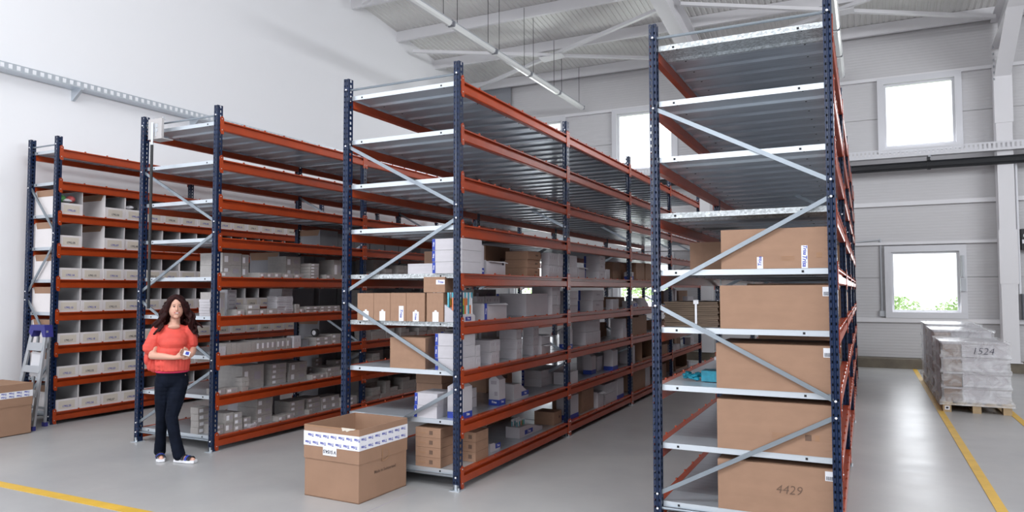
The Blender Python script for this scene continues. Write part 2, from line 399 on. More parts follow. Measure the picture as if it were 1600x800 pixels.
for k in range(9):
    x = -9.0 + 2.05 * k; obj('tray_bracket', MB().box(x, x + .05, -.08, .34, -.13, -.10, 'duct_grey'), t)
t = empty('black_pipe', (0, YF - .45, 4.33)); tag(t, 'thick black pipe under the white cable tray on the far wall', 'pipe')
obj('pipe_body', MB().tube((-10, 0, 0), (9.4, 0, 0), .09, 'black', 14), t)
for k in range(9):
    x = -9.02 + 2.05 * k; obj('pipe_clamp', MB().tube((x, 0, 0), (x + .07, 0, 0), .105, 'black', 14).box(x, x + .06, -.02, .02, .08, .17, 'black'), t)
t = obj('wall_speaker', MB().box(2.87, 3.17, YF - .26, YF - .02, 2.5, 2.92, 'black').tube((2.95, YF - .27, 2.78), (2.95, YF - .25, 2.78), .05, 'label_white', 12).box(2.88, 2.94, YF - .27, YF - .26, 2.62, 2.7, 'label_white')); tag(t, 'small black box with a white mark on the far wall right of the column', 'wall box')
t = empty('fuse_cabinet', (2.95, YF - .16, .2)); tag(t, 'dark cabinet on the far wall at the right edge, below the small black box', 'cabinet')
obj('cabinet_body', MB().box(-.08, .55, -.05, .15, .88, 1.4, 'panel_dark'), t); obj('cabinet_door', MB().box(-.06, .53, -.07, -.052, .90, 1.38, 'black'), t)
t = empty('drain_pipe', (2.81, YF - .3, .2)); tag(t, 'pale vertical pipe beside the far wall column', 'pipe'); obj('pipe_body', MB().tube((0, 0, 1.4), (0, 0, 4.1), .025, 'label_white', 10), t)

# ------------------------------------------------------------------ fluorescent light rows
def lamp(x, y1, nth, row, wz):
    t = empty('fluorescent_light', (x, y1 - .85, 6.5))
    tag(t, 'hanging fluorescent light, %s from the far wall in the %s row' % (od(nth), row), 'lamp', 'fluorescent lights in the %s row' % row)
    obj('housing', MB().prism([(-.04, .055), (.04, .055), (.07, .0), (-.07, .0)], 'y', -.8, .8, 'duct_grey'), t)
    obj('diffuser', MB().prism([(-.075, .0), (.075, .0), (.06, -.05), (.025, -.075), (-.025, -.075), (-.06, -.05)], 'y', -.78, .78, 'diffuser'), t)
    for yy in (-.8, .8): obj('end_cap', MB().prism([(-.08, .03), (.08, .03), (.065, -.055), (-.065, -.055)], 'y', yy - .02, yy + .02, 'panel_dark'), t)
    for yy in (-.6, .6): obj('suspension_wire', MB().tube((0, yy, .05), (0, yy, zr(y1 - .85 + yy) - 6.5 - .1), .006, 'black', 5), t)
for k in range(5): lamp(-6.6, 17.65 - 1.68 * k, k + 1, 'left', 0)
for k in range(3): lamp(-.38, 17.6 - 1.68 * k, k + 1, 'right', 0)

# ------------------------------------------------------------------ racks
PW, PD, PH = .055, .07, 3.69
def post_mesh():
    """open omega post with two rows of punched holes in its front and one in each side"""
    mb = MB(); xs = [0, .008, .017, .024, .031, .038, .047, PW]
    def grid(cols, hole_cols, place, pitch=.05, hh=.018, off=0):
        zz = 0; rows = []
        k = 0
        while .06 + k * pitch + hh < PH: rows.append((.06 + k * pitch, .06 + k * pitch + hh)); k += 1
        for i in range(len(cols) - 1):
            a, b = cols[i], cols[i + 1]
            if i in hole_cols:
                z = 0
                for r0, r1 in rows:
                    mb.add([place(a, z), place(b, z), place(b, r0), place(a, r0)], [(0, 1, 2, 3)], 'navy'); z = r1
                mb.add([place(a, z), place(b, z), place(b, PH), place(a, PH)], [(0, 1, 2, 3)], 'navy')
            else: mb.add([place(a, 0), place(b, 0), place(b, PH), place(a, PH)], [(0, 1, 2, 3)], 'navy')
    def front(u, z):
        y = 0 if (u <= .0171 or u >= .0379) else (.007 if .0239 <= u <= .0311 else .0035)
        return (u, y, z)
    grid(xs, (1, 5), front)
    grid([0, .025, .045, PD], (1,), lambda u, z: (0, u, z), .05, .026)
    grid([0, .025, .045, PD], (1,), lambda u, z: (PW, u, z), .05, .026)
    # rear lips and the inside sheet that keeps the profile dark inside
    mb.box(0, .014, PD - .002, PD, 0, PH, 'navy').box(PW - .014, PW, PD - .002, PD, 0, PH, 'navy')
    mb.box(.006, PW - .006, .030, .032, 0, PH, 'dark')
    return mb.mesh('post')
POST = post_mesh()
FOOT = MB().box(-.02, PW + .02, -.03, PD + .02, 0, .006, 'zinc').tube((PW + .01, -.015, .006), (PW + .01, -.015, .03), .009, 'zinc', 6).box(.0, PW, .0, .004, 0, .05, 'zinc').mesh('foot_plate')
def beam_mesh(sgn):
    pts = [(-.055, .004), (-.004, .004), (0, 0), (0, -.010), (-.030, -.012), (-.030, -.038), (0, -.042), (0, -.098), (-.006, -.106), (-.055, -.106)]
    pts = [(p * sgn, q) for p, q in pts]
    mb = MB().prism(pts, 'y', .0, BAY - PD, 'orange')
    for k in range(1, 8):
        y = k * .306; a, b = sorted((-.012 * sgn, .001 * sgn)); mb.box(a, b, y - .008, y + .008, .002, .016, 'orange')
    return mb.mesh('beam')
BEAM = {1: beam_mesh(1), -1: beam_mesh(-1)}
def conn_mesh():
    mb = MB()
    mb.prism([(-.035, .035), (-.035, -.12), (-.022, -.145), (.012, -.145), (.012, .03), (-.01, .05)], 'x', .0, .006, 'orange')
    mb.tube((.006, -.014, .02), (.010, -.014, .02), .006, 'zinc', 6).tube((.006, -.014, -.10), (.010, -.014, -.10), .006, 'zinc', 6)
    return mb.mesh('beam_connector')
CONN = conn_mesh()
def deck_mesh(w, m, end):
    """one galvanised deck panel: a shallow channel with folded lips and a mid rib; runs across the rack"""
    p = .3055; t = .0015; h = .040
    pts = [(0, 0), (p, 0), (p, -h), (p - .030, -h), (p - .050, -.024), (.050, -.024), (.030, -h), (0, -h)]
    mb = MB().prism(pts, 'x', 0, w, m).box(0, .002, 0, p, -h, -.001, m).box(w - .002, w, 0, p, -h, -.001, m)
    if end:
        for f in (.10, .86): mb.box(w * f - .008, w * f + .008, -.001, .004, -.029, -.013, 'dark')
    # lip fixings on the underside
    for f in (.12, .88): mb.box(w * f - .006, w * f + .006, .006, .016, -h - .003, -h, 'dark')
    return mb.mesh('deck_panel')
BRZ = [((1, 3.585), (0, 3.585)), ((1, 3.05), (0, 2.435)), ((0, 2.32), (1, 1.69)), ((1, 1.58), (0, .96)), ((0, .85), (1, .215)), ((1, .11), (0, .11))]
def rack(R, label, spangle, bays):
    x1 = RX[R]; w = RW[R]; x0 = x1 - w; y0 = RY[R]
    t = empty('shelving_rack', (x0, y0, 0)); tag(t, label, 'shelving', 'blue and orange warehouse racks')
    dm = {k: deck_mesh(w - 2 * PW - .002, *a) for k, a in {'p': ('galv', 0), 'pe': ('zinc', 1), 's': ('galv', 0), 'se': ('galv_spangle', 1)}.items()}
    bmesh_ = {}
    for i in range(bays + 1):
        for s in (0, 1):
            X = 0 if s else w - PW
            o = obj('post', POST, t, (X, i * BAY, 0)); obj('foot_plate', FOOT, o)
        for a, b in BRZ:
            pa = (.035 if a[0] else w - .035, .030, a[1]); pb = (.035 if b[0] else w - .035, .030, b[1])
            if ('br', a, b) not in bmesh_:
                mb = MB().bar(pa, pb, .014, .030, 'brace_zinc') if a[1] != b[1] else MB().tube(pa, pb, .011, 'brace_zinc', 8)
                for q in (pa, pb):
                    xx = PW / 2 if q[0] < w / 2 else w - PW / 2
                    mb.ball((xx, -.002, q[2]), (.009, .008, .009), 'label_white', 8)
                bmesh_[('br', a, b)] = mb.mesh('brace')
            obj('brace', bmesh_[('br', a, b)], t, (0, i * BAY, 0))
    for L in range(1, 10):
        z = LZ[L] - .003
        for i in range(bays):
            for s, X in ((1, w), (-1, 0)):
                o = obj('beam', BEAM[s], t, (X, i * BAY + PD, z))
                for yy in (0, 1):
                    c = obj('beam_connector', CONN, o, (0, 0 if yy == 0 else BAY - PD, 0), rot=None if (s == 1 and not yy) else None)
                    if yy: c.scale.y = -1
                    if s < 0: c.scale.x = -1
            for k in range(8):
                key = ('s' if L in spangle and i == 0 else 'p') + ('e' if (i == 0 and k == 0) else '')
                obj('deck_panel', dm[key], t, (PW + .001, i * BAY + .055 + k * .3062, z + .003))
    return t
RACKT = dict(A=rack('A', 'leftmost narrow rack of open white bins standing along the white wall', (), 4),
             B=rack('B', 'second rack from the left, behind the woman, holding many small grey cartons', (), 4),
             C=rack('C', 'middle rack behind the open brown box, holding white and brown cartons', (4, 5), 4),
             D=rack('D', 'nearest rack on the right, with five big brown cartons at its end', (6, 9), 4))

# ------------------------------------------------------------------ goods on the racks
UB = {}
def ubox(m, seam=None, lid=None, z1=1.0):
    """unit carton, base at the origin corner; seam = thin gap line of the lid, lid = colour of the top"""
    k = (m, seam, lid, z1)
    if k in UB: return UB[k]
    mb = MB()
    if seam:
        s = seam; e = .006
        mb.box(0, 1, 0, 1, 0, s - e, m); mb.box(.006, .994, .006, .994, s - e, s, 'ink_brown' if 'kraft' in m else 'card_print'); mb.box(0, 1, 0, 1, s, 1, m)
    else: mb.box(0, 1, 0, 1, 0, z1, m)
    # flap joint across the top
    mb.box(.0, 1, .495, .505, z1, z1 + .003, 'kraft_lid' if 'kraft' in m else 'card_print')
    UB[k] = mb.mesh('carton'); return UB[k]
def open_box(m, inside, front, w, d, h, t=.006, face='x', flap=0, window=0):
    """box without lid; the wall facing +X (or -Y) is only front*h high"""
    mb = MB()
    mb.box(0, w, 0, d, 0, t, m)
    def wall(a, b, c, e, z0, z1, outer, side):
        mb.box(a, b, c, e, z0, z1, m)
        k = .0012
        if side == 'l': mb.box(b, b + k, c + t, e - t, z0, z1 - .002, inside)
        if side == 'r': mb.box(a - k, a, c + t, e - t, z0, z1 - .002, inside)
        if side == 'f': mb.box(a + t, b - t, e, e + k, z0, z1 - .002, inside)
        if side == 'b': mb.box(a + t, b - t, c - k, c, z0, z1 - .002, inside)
    hx = front * h if face == 'x' else h; hy = front * h if face == 'y' else h
    wall(0, t, 0, d, t, h, m, 'l'); wall(w - t, w, 0, d, t, hx, m, 'r')
    wall(t, w - t, 0, t, t, hy, m, 'f'); wall(t, w - t, d - t, d, t, h, m, 'b')
    if flap:
        mb.add([(w, d * .1, hx), (w, d * .95, hx), (w + flap, d * .9, hx - flap * .3), (w + flap, d * .15, hx - flap * .15),
                (w + .003, d * .1, hx + .003), (w + .003, d * .95, hx + .003), (w + flap, d * .9, hx - flap * .3 + .004), (w + flap, d * .15, hx - flap * .15 + .004)],
               [(0,3,2,1),(4,5,6,7),(0,1,5,4),(1,2,6,5),(2,3,7,6),(3,0,4,7)], m)
    return mb.mesh('box_body')
def lab(parent, name, x, y0, y1, z0, z1, m, sc):
    """thin print or label on the +X face; coordinates in real metres inside a scaled parent"""
    o = obj(name, MB().box(0, .0015, 0, y1 - y0, 0, z1 - z0, m), parent)
    o.scale = (1 / sc[0], 1 / sc[1], 1 / sc[2]); o.location = (x / sc[0], y0 / sc[1], z0 / sc[2]); return o
def labf(parent, name, x0, x1, z0, z1, m, sc, y=-.0015):
    o = obj(name, MB().box(0, x1 - x0, 0, .0015, 0, z1 - z0, m), parent)
    o.scale = (1 / sc[0], 1 / sc[1], 1 / sc[2]); o.location = (x0 / sc[0], y / sc[1], z0 / sc[2]); return o
def txt(parent, s, size, m, loc, face, sc=(1, 1, 1), roll=0, shear=.25, bold=.004):
    """lettering as a part: face 'f' looks to -Y, 'r' looks to +X"""
    o = obj('lettering', text_mesh(s, size, m, shear, bold), parent)
    mw = Matrix.Rotation(math.pi / 2, 4, 'Z') if face == 'r' else Matrix.Identity(4)
    mr = Matrix.Rotation(roll, 4, 'Y')
    M = Matrix.Diagonal((1 / sc[0], 1 / sc[1], 1 / sc[2], 1)) @ Matrix.Translation(loc) @ mw @ mr
    o.matrix_local = M; return o
BRAND = 'Trisa'
RPH = dict(A='wall rack', B='rack behind the woman', C='middle rack', D='right rack')
LOOK = {'white': 'white carton', 'grey': 'pale grey carton', 'slate': 'tall dull grey storage box', 'slim': 'thin white packet', 'brown': 'brown carton', 'kraft': 'tan carton',
        'bluebox': 'white carton with blue end', 'tallbox': 'tall white box with blue foot', 'brown_mark': 'flat brown carton', 'openwhite': 'open-flapped white carton',
        'openblue': 'open white carton with blue end', 'openbrown': 'open-fronted brown carton', 'openflap': 'large open-fronted grey box', 'wedge': 'white wedge display box', 'display': 'white display box of toothbrushes', 'brushes': 'white display box of coloured toothbrushes',
        'brown_tag': 'brown carton with white tag', 'brown_tape': 'brown carton with printed tape strip'}
NAME = {'white': 'white_carton', 'grey': 'small_carton', 'slate': 'storage_box', 'slim': 'product_packet', 'brown': 'brown_carton', 'kraft': 'brown_carton', 'bluebox': 'blue_ended_carton', 'tallbox': 'gable_carton',
        'brown_mark': 'brown_carton', 'openwhite': 'open_carton', 'openblue': 'open_carton', 'openbrown': 'open_carton', 'openflap': 'open_storage_box', 'wedge': 'display_box', 'display': 'display_box', 'brushes': 'display_box'}
LV = ['', 'bottom', 'second', 'third', 'fourth', 'fifth', 'sixth', 'seventh', 'eighth', 'top']
LB = {'D5': ('brown carton with two printed tape strips, upper end of the nearest right rack', ),}
ITEMS = [
["bluebox","C",5,-3.403,-3.105,5.34,5.7,0.305,3,1],
["brown","C",5,-3.756,-3.501,5.76,6.06,0.223,1,1],
["brown_tag","C",4,-4.222,-4.04,5.34,5.74,0.251,1,1],
["brown_tag","C",4,-4.036,-3.855,5.34,5.74,0.252,1,1],
["brown_tape","C",4,-3.851,-3.682,5.34,5.74,0.253,1,1],
["brown_tag","C",4,-3.678,-3.485,5.34,5.74,0.253,1,1],
["brown_tag","C",4,-3.465,-3.294,5.34,5.74,0.254,1,1],
["brown","C",3,-3.872,-3.495,5.37,5.69,0.275,1,1],
["bluebox","C",3,-3.388,-3.155,5.37,5.67,0.32,3,1],
["bluebox","C",3,-3.565,-3.344,5.76,6.01,0.312,3,1],
["brown","C",2,-3.913,-3.623,5.86,6.26,0.342,3,1],
["bluebox","C",2,-3.598,-3.365,5.37,5.67,0.215,2,1],
["white","C",2,-3.572,-3.38,5.71,6.11,0.184,2,1],
["brown_mark","C",1,-3.594,-3.336,5.37,5.67,0.338,4,1],
["white","C",5,-3.707,-3.407,5.418,5.682,0.094,1,2],
["tallbox","C",5,-3.26,-3.14,5.724,5.81,0.303,1,1],
["openwhite","C",5,-3.47,-3.17,5.903,6.302,0.136,1,1],
["brown","C",5,-4.12,-3.62,6.741,7.326,0.332,1,1],
["brown","C",5,-3.433,-3.17,6.824,7.155,0.265,3,1],
["white","C",5,-3.243,-3.15,7.338,7.753,0.269,2,3],
["brushes","C",4,-3.285,-3.13,5.35,5.62,0.255,1,1],
["grey","C",4,-4.12,-3.72,6.645,7.158,0.283,2,1],
["openblue","C",4,-3.47,-3.17,5.869,6.332,0.152,1,1],
["white","C",4,-3.57,-3.474,6.279,6.776,0.213,2,3],
["bluebox","C",4,-3.55,-3.2,6.842,7.418,0.237,1,1],
["white","C",4,-3.4,-3.15,7.422,7.673,0.32,3,3],
["white","C",3,-3.4,-3.15,5.674,5.756,0.203,2,1],
["white","C",3,-3.43,-3.18,6.014,6.202,0.224,2,2],
["white","C",3,-3.366,-3.17,6.565,6.686,0.298,3,1],
["white","C",3,-3.329,-3.2,7.037,7.171,0.309,3,1],
["openwhite","C",3,-3.37,-3.17,7.175,7.42,0.202,2,1],
["grey","C",3,-4.12,-3.72,6.718,7.566,0.276,2,2],
["tallbox","C",2,-3.32,-3.16,5.459,5.617,0.319,1,1],
["tallbox","C",2,-3.312,-3.2,6.23,6.368,0.291,1,1],
["brown","C",2,-4.12,-3.72,6.937,7.568,0.236,1,1],
["wedge","C",2,-3.38,-3.22,6.595,6.95,0.161,1,1],
["bluebox","C",2,-3.62,-3.37,7.625,8.31,0.185,2,1],
["brown_mark","C",1,-3.336,-3.17,5.697,5.941,0.263,3,1],
["wedge","C",1,-3.34,-3.22,6.073,6.285,0.084,1,1],
["brown","C",1,-4.27,-3.87,7.219,7.874,0.119,1,2],
["display","C",1,-3.4,-3.24,6.774,7.365,0.185,1,1],
["brown","C",1,-3.447,-3.2,7.599,7.829,0.148,1,1],
["white","C",5,-3.4,-3.15,7.934,8.23,0.266,2,1],
["openwhite","C",5,-3.35,-3.15,8.252,8.498,0.139,1,1],
["bluebox","C",5,-3.387,-3.17,9.089,9.325,0.309,3,1],
["white","C",5,-3.35,-3.15,9.329,9.484,0.134,1,1],
["brown","C",5,-3.62,-3.32,10.084,10.451,0.26,1,1],
["brown","C",5,-3.62,-3.32,10.483,10.775,0.255,1,1],
["white","C",4,-3.35,-3.15,7.932,8.227,0.263,3,1],
["bluebox","C",4,-3.373,-3.17,8.834,9.266,0.27,2,1],
["white","C",4,-3.263,-3.16,9.62,9.881,0.145,1,1],
["brown","C",4,-3.82,-3.52,10.844,11.311,0.159,1,1],
["tallbox","C",3,-3.26,-3.14,7.904,8.028,0.263,1,1],
["white","C",3,-3.351,-3.17,8.545,9.104,0.322,2,2],
["brown","C",3,-3.82,-3.52,10.11,10.403,0.21,1,1],
["white","C",3,-3.344,-3.16,10.054,10.24,0.276,2,1],
["white","C",2,-3.35,-3.15,7.927,8.221,0.144,1,3],
["tallbox","C",2,-3.387,-3.27,9.029,9.205,0.276,1,1],
["white","C",2,-3.62,-3.32,9.398,10.065,0.202,1,1],
["tallbox","C",2,-3.29,-3.16,9.607,9.837,0.315,1,1],
["grey","C",2,-3.72,-3.42,10.68,11.075,0.238,1,1],
["tallbox","C",1,-3.33,-3.17,7.975,8.292,0.319,1,1],
["brown","C",1,-3.62,-3.22,8.512,8.96,0.271,1,1],
["openwhite","C",1,-3.36,-3.16,8.964,9.194,0.205,1,1],
["white","C",1,-3.36,-3.16,9.247,9.772,0.267,2,3],
["tallbox","C",1,-3.28,-3.15,9.769,10.068,0.322,1,1],
["tallbox","C",5,-3.27,-3.15,10.515,10.615,0.137,1,1],
["brown","C",5,-3.57,-3.17,10.779,11.25,0.272,1,1],
["brown","C",5,-3.47,-3.17,11.325,11.712,0.281,1,2],
["display","C",4,-3.32,-3.17,10.573,10.986,0.173,1,1],
["wedge","C",4,-3.32,-3.17,11.093,11.466,0.149,1,1],
["brown","C",3,-3.46,-3.16,10.531,10.871,0.278,1,1],
["brown","C",3,-3.46,-3.16,10.888,11.343,0.295,1,1],
["white","C",2,-3.36,-3.16,10.522,10.655,0.278,1,1],
["openbrown","C",2,-3.67,-3.17,11.079,11.717,0.345,1,1],
["brown","C",1,-3.57,-3.17,10.579,11.245,0.311,1,1],
["white","C",1,-3.37,-3.17,11.282,11.548,0.3,1,1],
["white","C",5,-3.72,-3.42,12.766,13.502,0.182,1,2],
["tallbox","C",4,-3.37,-3.22,13.266,13.415,0.293,1,1],
["tallbox","C",4,-3.37,-3.22,13.516,13.67,0.317,1,1],
["brown","C",4,-3.82,-3.42,14.63,15.451,0.256,1,1],
["white","C",4,-3.25,-3.15,14.287,14.818,0.143,1,2],
["brown","C",3,-3.47,-3.17,12.356,12.715,0.159,1,1],
["brown","C",3,-3.62,-3.32,13.765,15.346,0.126,1,3],
["brown","C",2,-3.47,-3.17,12.342,12.701,0.162,1,1],
["white","C",2,-3.28,-3.16,13.037,13.588,0.103,1,4],
["brown","C",2,-3.72,-3.42,14.271,14.766,0.147,1,2],
["bluebox","C",2,-3.37,-3.22,14.804,15.108,0.147,1,1],
["openbrown","C",1,-3.62,-3.22,13.519,14.492,0.309,1,1],
["white","C",1,-3.42,-3.22,14.607,14.784,0.106,1,1],
["brown","C",1,-3.52,-3.22,12.48,12.795,0.238,1,1],
["brown_tape2","D",5,-0.923,-0.21,5.27,5.87,0.281,1,1],
["brown","D",5,-1.331,-1.002,6.17,6.77,0.258,1,1],
["brown_sticker","D",4,-0.936,-0.205,5.27,5.89,0.308,1,1],
["brown_sticker","D",3,-0.968,-0.208,5.27,5.87,0.319,1,1],
["brown_print","D",2,-0.968,-0.211,5.27,5.87,0.345,1,1],
["brown_hand","D",1,-0.969,-0.214,5.27,5.89,0.345,1,1],
["brown","D",1,-0.9,-0.22,6.02,6.62,0.3,1,1],
["brown","D",2,-0.9,-0.22,6.02,6.62,0.3,1,1],
["brown","D",3,-0.9,-0.22,6.02,6.62,0.27,1,1],
["brown","D",4,-0.9,-0.22,6.02,6.62,0.3,1,1],
["brown","D",5,-0.9,-0.22,6.02,6.62,0.3,1,1],
["brown","D",3,-0.86,-0.22,6.75,7.4,0.33,1,1],
["brown","D",4,-0.95,-0.25,6.75,7.4,0.33,1,1],
["brown","D",1,-0.8,-0.2,8.0,8.62,0.27,1,1],
["brown","D",1,-0.8,-0.2,9.0,9.62,0.3,1,1],
["brown","D",1,-0.8,-0.2,10.6,11.219999999999999,0.24,1,1],
["brown","D",2,-0.8,-0.2,8.1,8.719999999999999,0.3,1,1],
["brown","D",2,-0.8,-0.2,9.3,9.92,0.24,1,1],
["brown","D",3,-0.8,-0.2,8.0,8.62,0.24,1,1],
["brown","D",3,-0.8,-0.2,8.9,9.52,0.27,1,1],
["brown","D",3,-0.8,-0.2,11.0,11.62,0.3,1,1],
["brown","D",4,-0.8,-0.2,8.0,8.62,0.27,1,1],
["brown","D",4,-0.8,-0.2,8.8,9.42,0.3,1,1],
["brown","D",4,-0.8,-0.2,9.6,10.219999999999999,0.24,1,1],
["brown","D",4,-0.8,-0.2,10.7,11.319999999999999,0.27,1,1],
["brown","D",5,-0.8,-0.2,7.9,8.52,0.3,1,1],
["brown","D",5,-0.8,-0.2,9.2,9.819999999999999,0.24,1,1],
["brown","D",5,-0.8,-0.2,10.8,11.42,0.27,1,1],
["grey","B",5,-6.76,-6.41,5.733,6.007,0.276,2,1],
["grey","B",5,-6.71,-6.41,6.016,6.121,0.268,2,1],
["openflap","B",5,-7.256,-6.743,6.94,7.29,0.345,1,1],
["grey","B",5,-6.71,-6.41,6.716,6.973,0.276,2,1],
["grey","B",5,-6.45,-6.25,6.977,7.135,0.194,5,1],
["slate","B",5,-7.34,-6.99,7.668,8.102,0.329,1,2],
["grey","B",5,-6.54,-6.29,7.453,7.608,0.255,1,1],
["grey","B",4,-6.56,-6.31,5.577,5.69,0.258,1,1],
["slim","B",4,-6.69,-6.49,5.888,6.026,0.286,6,1],
["slim","B",4,-6.4,-6.24,6.401,6.666,0.204,10,2],
["slim","B",4,-6.67,-6.47,6.712,6.9,0.295,12,1],
["grey","B",4,-6.44,-6.24,6.709,6.775,0.108,2,1],
["grey","B",4,-6.44,-6.24,6.888,7.543,0.074,2,5],
["white","B",3,-6.34,-6.22,5.559,5.637,0.097,1,1],
["grey","B",3,-6.45,-6.25,5.672,6.093,0.116,1,6],
["grey","B",3,-6.45,-6.25,6.093,6.653,0.125,1,7],
["white","B",3,-6.35,-6.23,6.675,6.796,0.144,1,1],
["slate","B",3,-6.45,-6.354,6.708,7.07,0.079,1,3],
["grey","B",3,-6.45,-6.25,7.094,7.385,0.103,2,2],
["grey","B",3,-6.45,-6.25,7.385,7.563,0.128,2,1],
["grey","B",2,-6.75,-6.35,5.992,6.319,0.261,1,1],
["grey","B",2,-6.36,-6.24,5.888,5.988,0.149,3,2],
["grey","B",2,-6.58,-6.33,6.41,6.661,0.246,4,1],
["grey","B",2,-6.68,-6.33,6.715,7.017,0.234,2,1],
["grey","B",2,-6.54,-6.29,7.341,7.607,0.113,2,1],
["grey","B",1,-6.45,-6.25,5.557,5.651,0.103,2,1],
["grey","B",1,-6.53,-6.23,5.655,5.764,0.214,2,1],
["grey","B",1,-6.53,-6.23,5.773,5.889,0.201,3,1],
["white","B",1,-6.27,-6.22,6.0,6.094,0.039,2,1],
["grey","B",1,-6.61,-6.31,6.172,6.42,0.288,3,1],
["grey","B",1,-6.56,-6.31,6.704,6.959,0.186,3,1],
["grey","B",1,-6.56,-6.31,7.016,7.251,0.183,3,1],
["grey","B",1,-6.49,-6.29,7.265,7.602,0.167,2,2],
["kraft","B",1,-6.79,-6.69,6.351,6.42,0.048,1,1],
["grey","B",1,-6.57,-6.454,5.49,5.651,0.282,4,1],
["slim","B",4,-6.473,-6.307,5.49,5.573,0.182,6,1],
["grey","B",5,-6.392,-6.232,5.56,5.69,0.059,1,1],
["grey","B",5,-6.39,-6.23,6.12,6.23,0.06,1,1],
["grey","B",5,-6.4,-6.24,6.24,6.35,0.059,1,1],
["grey","B",5,-6.394,-6.234,6.355,6.465,0.064,1,1],
["grey","B",5,-6.394,-6.234,6.495,6.655,0.058,1,1],
["grey","B",5,-6.407,-6.247,6.685,6.845,0.058,1,1],
["grey","B",5,-6.395,-6.235,7.25,7.38,0.058,1,1],
["grey","B",5,-6.398,-6.238,7.612,7.71,0.058,1,1],
["grey","B",5,-6.396,-6.236,7.72,7.85,0.063,1,1],
["grey","B",4,-6.399,-6.239,5.8,5.91,0.065,1,1],
["grey","B",4,-6.397,-6.237,5.94,6.13,0.12,2,1],
["grey","B",4,-6.408,-6.248,6.135,6.245,0.061,1,1],
["grey","B",4,-6.397,-6.237,6.255,6.397,0.062,1,1],
["grey","B",4,-6.564,-6.404,6.56,6.708,0.112,2,1],
["grey","B",4,-6.399,-6.239,6.779,6.86,0.055,1,1],
["grey","B",2,-6.405,-6.245,5.55,5.66,0.065,1,1],
["grey","B",2,-6.396,-6.236,5.665,5.825,0.057,1,1],
["grey","B",2,-6.396,-6.236,7.02,7.15,0.059,1,1],
["grey","B",2,-6.4,-6.24,7.16,7.27,0.059,1,1],
["grey","B",2,-6.381,-6.221,7.275,7.337,0.062,1,1],
["grey","B",2,-6.382,-6.222,7.611,7.71,0.06,1,1],
["grey","B",2,-6.384,-6.224,7.72,7.85,0.059,1,1],
["grey","B",2,-6.608,-6.544,7.3,7.41,0.112,2,1],
["grey","B",2,-6.604,-6.544,7.42,7.55,0.22,4,1],
["grey","B",2,-6.615,-6.544,7.56,7.69,0.114,2,1],
["grey","B",2,-6.601,-6.441,7.7,7.83,0.174,3,1],
["grey","B",1,-6.383,-6.274,5.95,6.06,0.119,2,1],
["grey","B",1,-6.383,-6.274,6.09,6.168,0.059,1,1],
["grey","B",1,-6.386,-6.226,6.424,6.55,0.062,1,1],
["grey","B",1,-6.393,-6.233,6.58,6.7,0.065,1,1],
["grey","B",1,-6.388,-6.228,6.963,7.012,0.056,1,1],
["grey","B",1,-6.376,-6.216,7.6,7.73,0.12,2,1],
["grey","B",1,-6.39,-6.23,7.735,7.895,0.115,2,1],
["grey","B",1,-6.402,-6.242,8.06,8.25,0.062,1,1],
["grey","B",1,-6.412,-6.252,8.255,8.445,0.166,3,1],
["grey","B",1,-6.406,-6.246,8.455,8.565,0.058,1,1],
["grey","B",1,-6.408,-6.248,8.57,8.68,0.228,4,1],
["grey","B",1,-6.415,-6.255,8.69,8.88,0.119,2,1],
["grey","B",1,-6.402,-6.242,8.89,9.0,0.061,1,1],
["grey","B",1,-6.417,-6.257,9.01,9.2,0.228,4,1],
["grey","B",1,-6.419,-6.259,9.205,9.335,0.17,3,1],
["grey","B",1,-6.417,-6.257,9.34,9.47,0.167,3,1],
["grey","B",1,-6.417,-6.257,9.475,9.635,0.223,4,1],
["grey","B",1,-6.413,-6.253,9.64,9.77,0.056,1,1],
["grey","B",1,-6.411,-6.251,9.775,9.965,0.225,4,1],
["grey","B",1,-6.405,-6.245,9.975,10.135,0.167,3,1],
["grey","B",1,-6.412,-6.252,10.165,10.275,0.058,1,1],
["grey","B",1,-6.412,-6.252,10.285,10.445,0.224,4,1],
["grey","B",1,-6.42,-6.26,10.6,10.76,0.168,3,1],
["grey","B",1,-6.414,-6.254,10.77,10.88,0.116,2,1],
["grey","B",1,-6.412,-6.252,10.89,11.05,0.114,2,1],
["grey","B",1,-6.408,-6.248,11.08,11.19,0.064,1,1],
["grey","B",1,-6.407,-6.247,11.195,11.355,0.168,3,1],
["grey","B",1,-6.416,-6.256,11.36,11.47,0.063,1,1],
["grey","B",1,-6.412,-6.252,11.475,11.605,0.115,2,1],
["grey","B",1,-6.403,-6.243,11.635,11.745,0.06,1,1],
["grey","B",1,-6.417,-6.257,11.775,11.905,0.172,3,1],
["grey","B",1,-6.414,-6.254,11.935,12.065,0.223,4,1],
["grey","B",1,-6.418,-6.258,12.07,12.23,0.224,4,1],
["grey","B",1,-6.409,-6.249,12.24,12.4,0.171,3,1],
["grey","B",1,-6.414,-6.254,12.41,12.54,0.226,4,1],
["grey","B",1,-6.412,-6.252,12.55,12.74,0.222,4,1],
["grey","B",2,-6.412,-6.252,8.06,8.25,0.168,3,1],
["grey","B",2,-6.404,-6.244,8.255,8.415,0.229,4,1],
["grey","B",2,-6.418,-6.258,8.445,8.555,0.111,2,1],
["grey","B",2,-6.408,-6.248,8.56,8.67,0.116,2,1],
["grey","B",2,-6.41,-6.25,8.7,8.86,0.057,1,1],
["grey","B",2,-6.419,-6.259,8.865,8.995,0.056,1,1],
["grey","B",2,-6.412,-6.252,9.005,9.115,0.171,3,1],
["grey","B",2,-6.419,-6.259,9.12,9.25,0.229,4,1],
["grey","B",2,-6.414,-6.254,9.28,9.39,0.172,3,1],
["grey","B",2,-6.403,-6.243,9.42,9.55,0.228,4,1],
["grey","B",2,-6.403,-6.243,9.56,9.67,0.229,4,1],
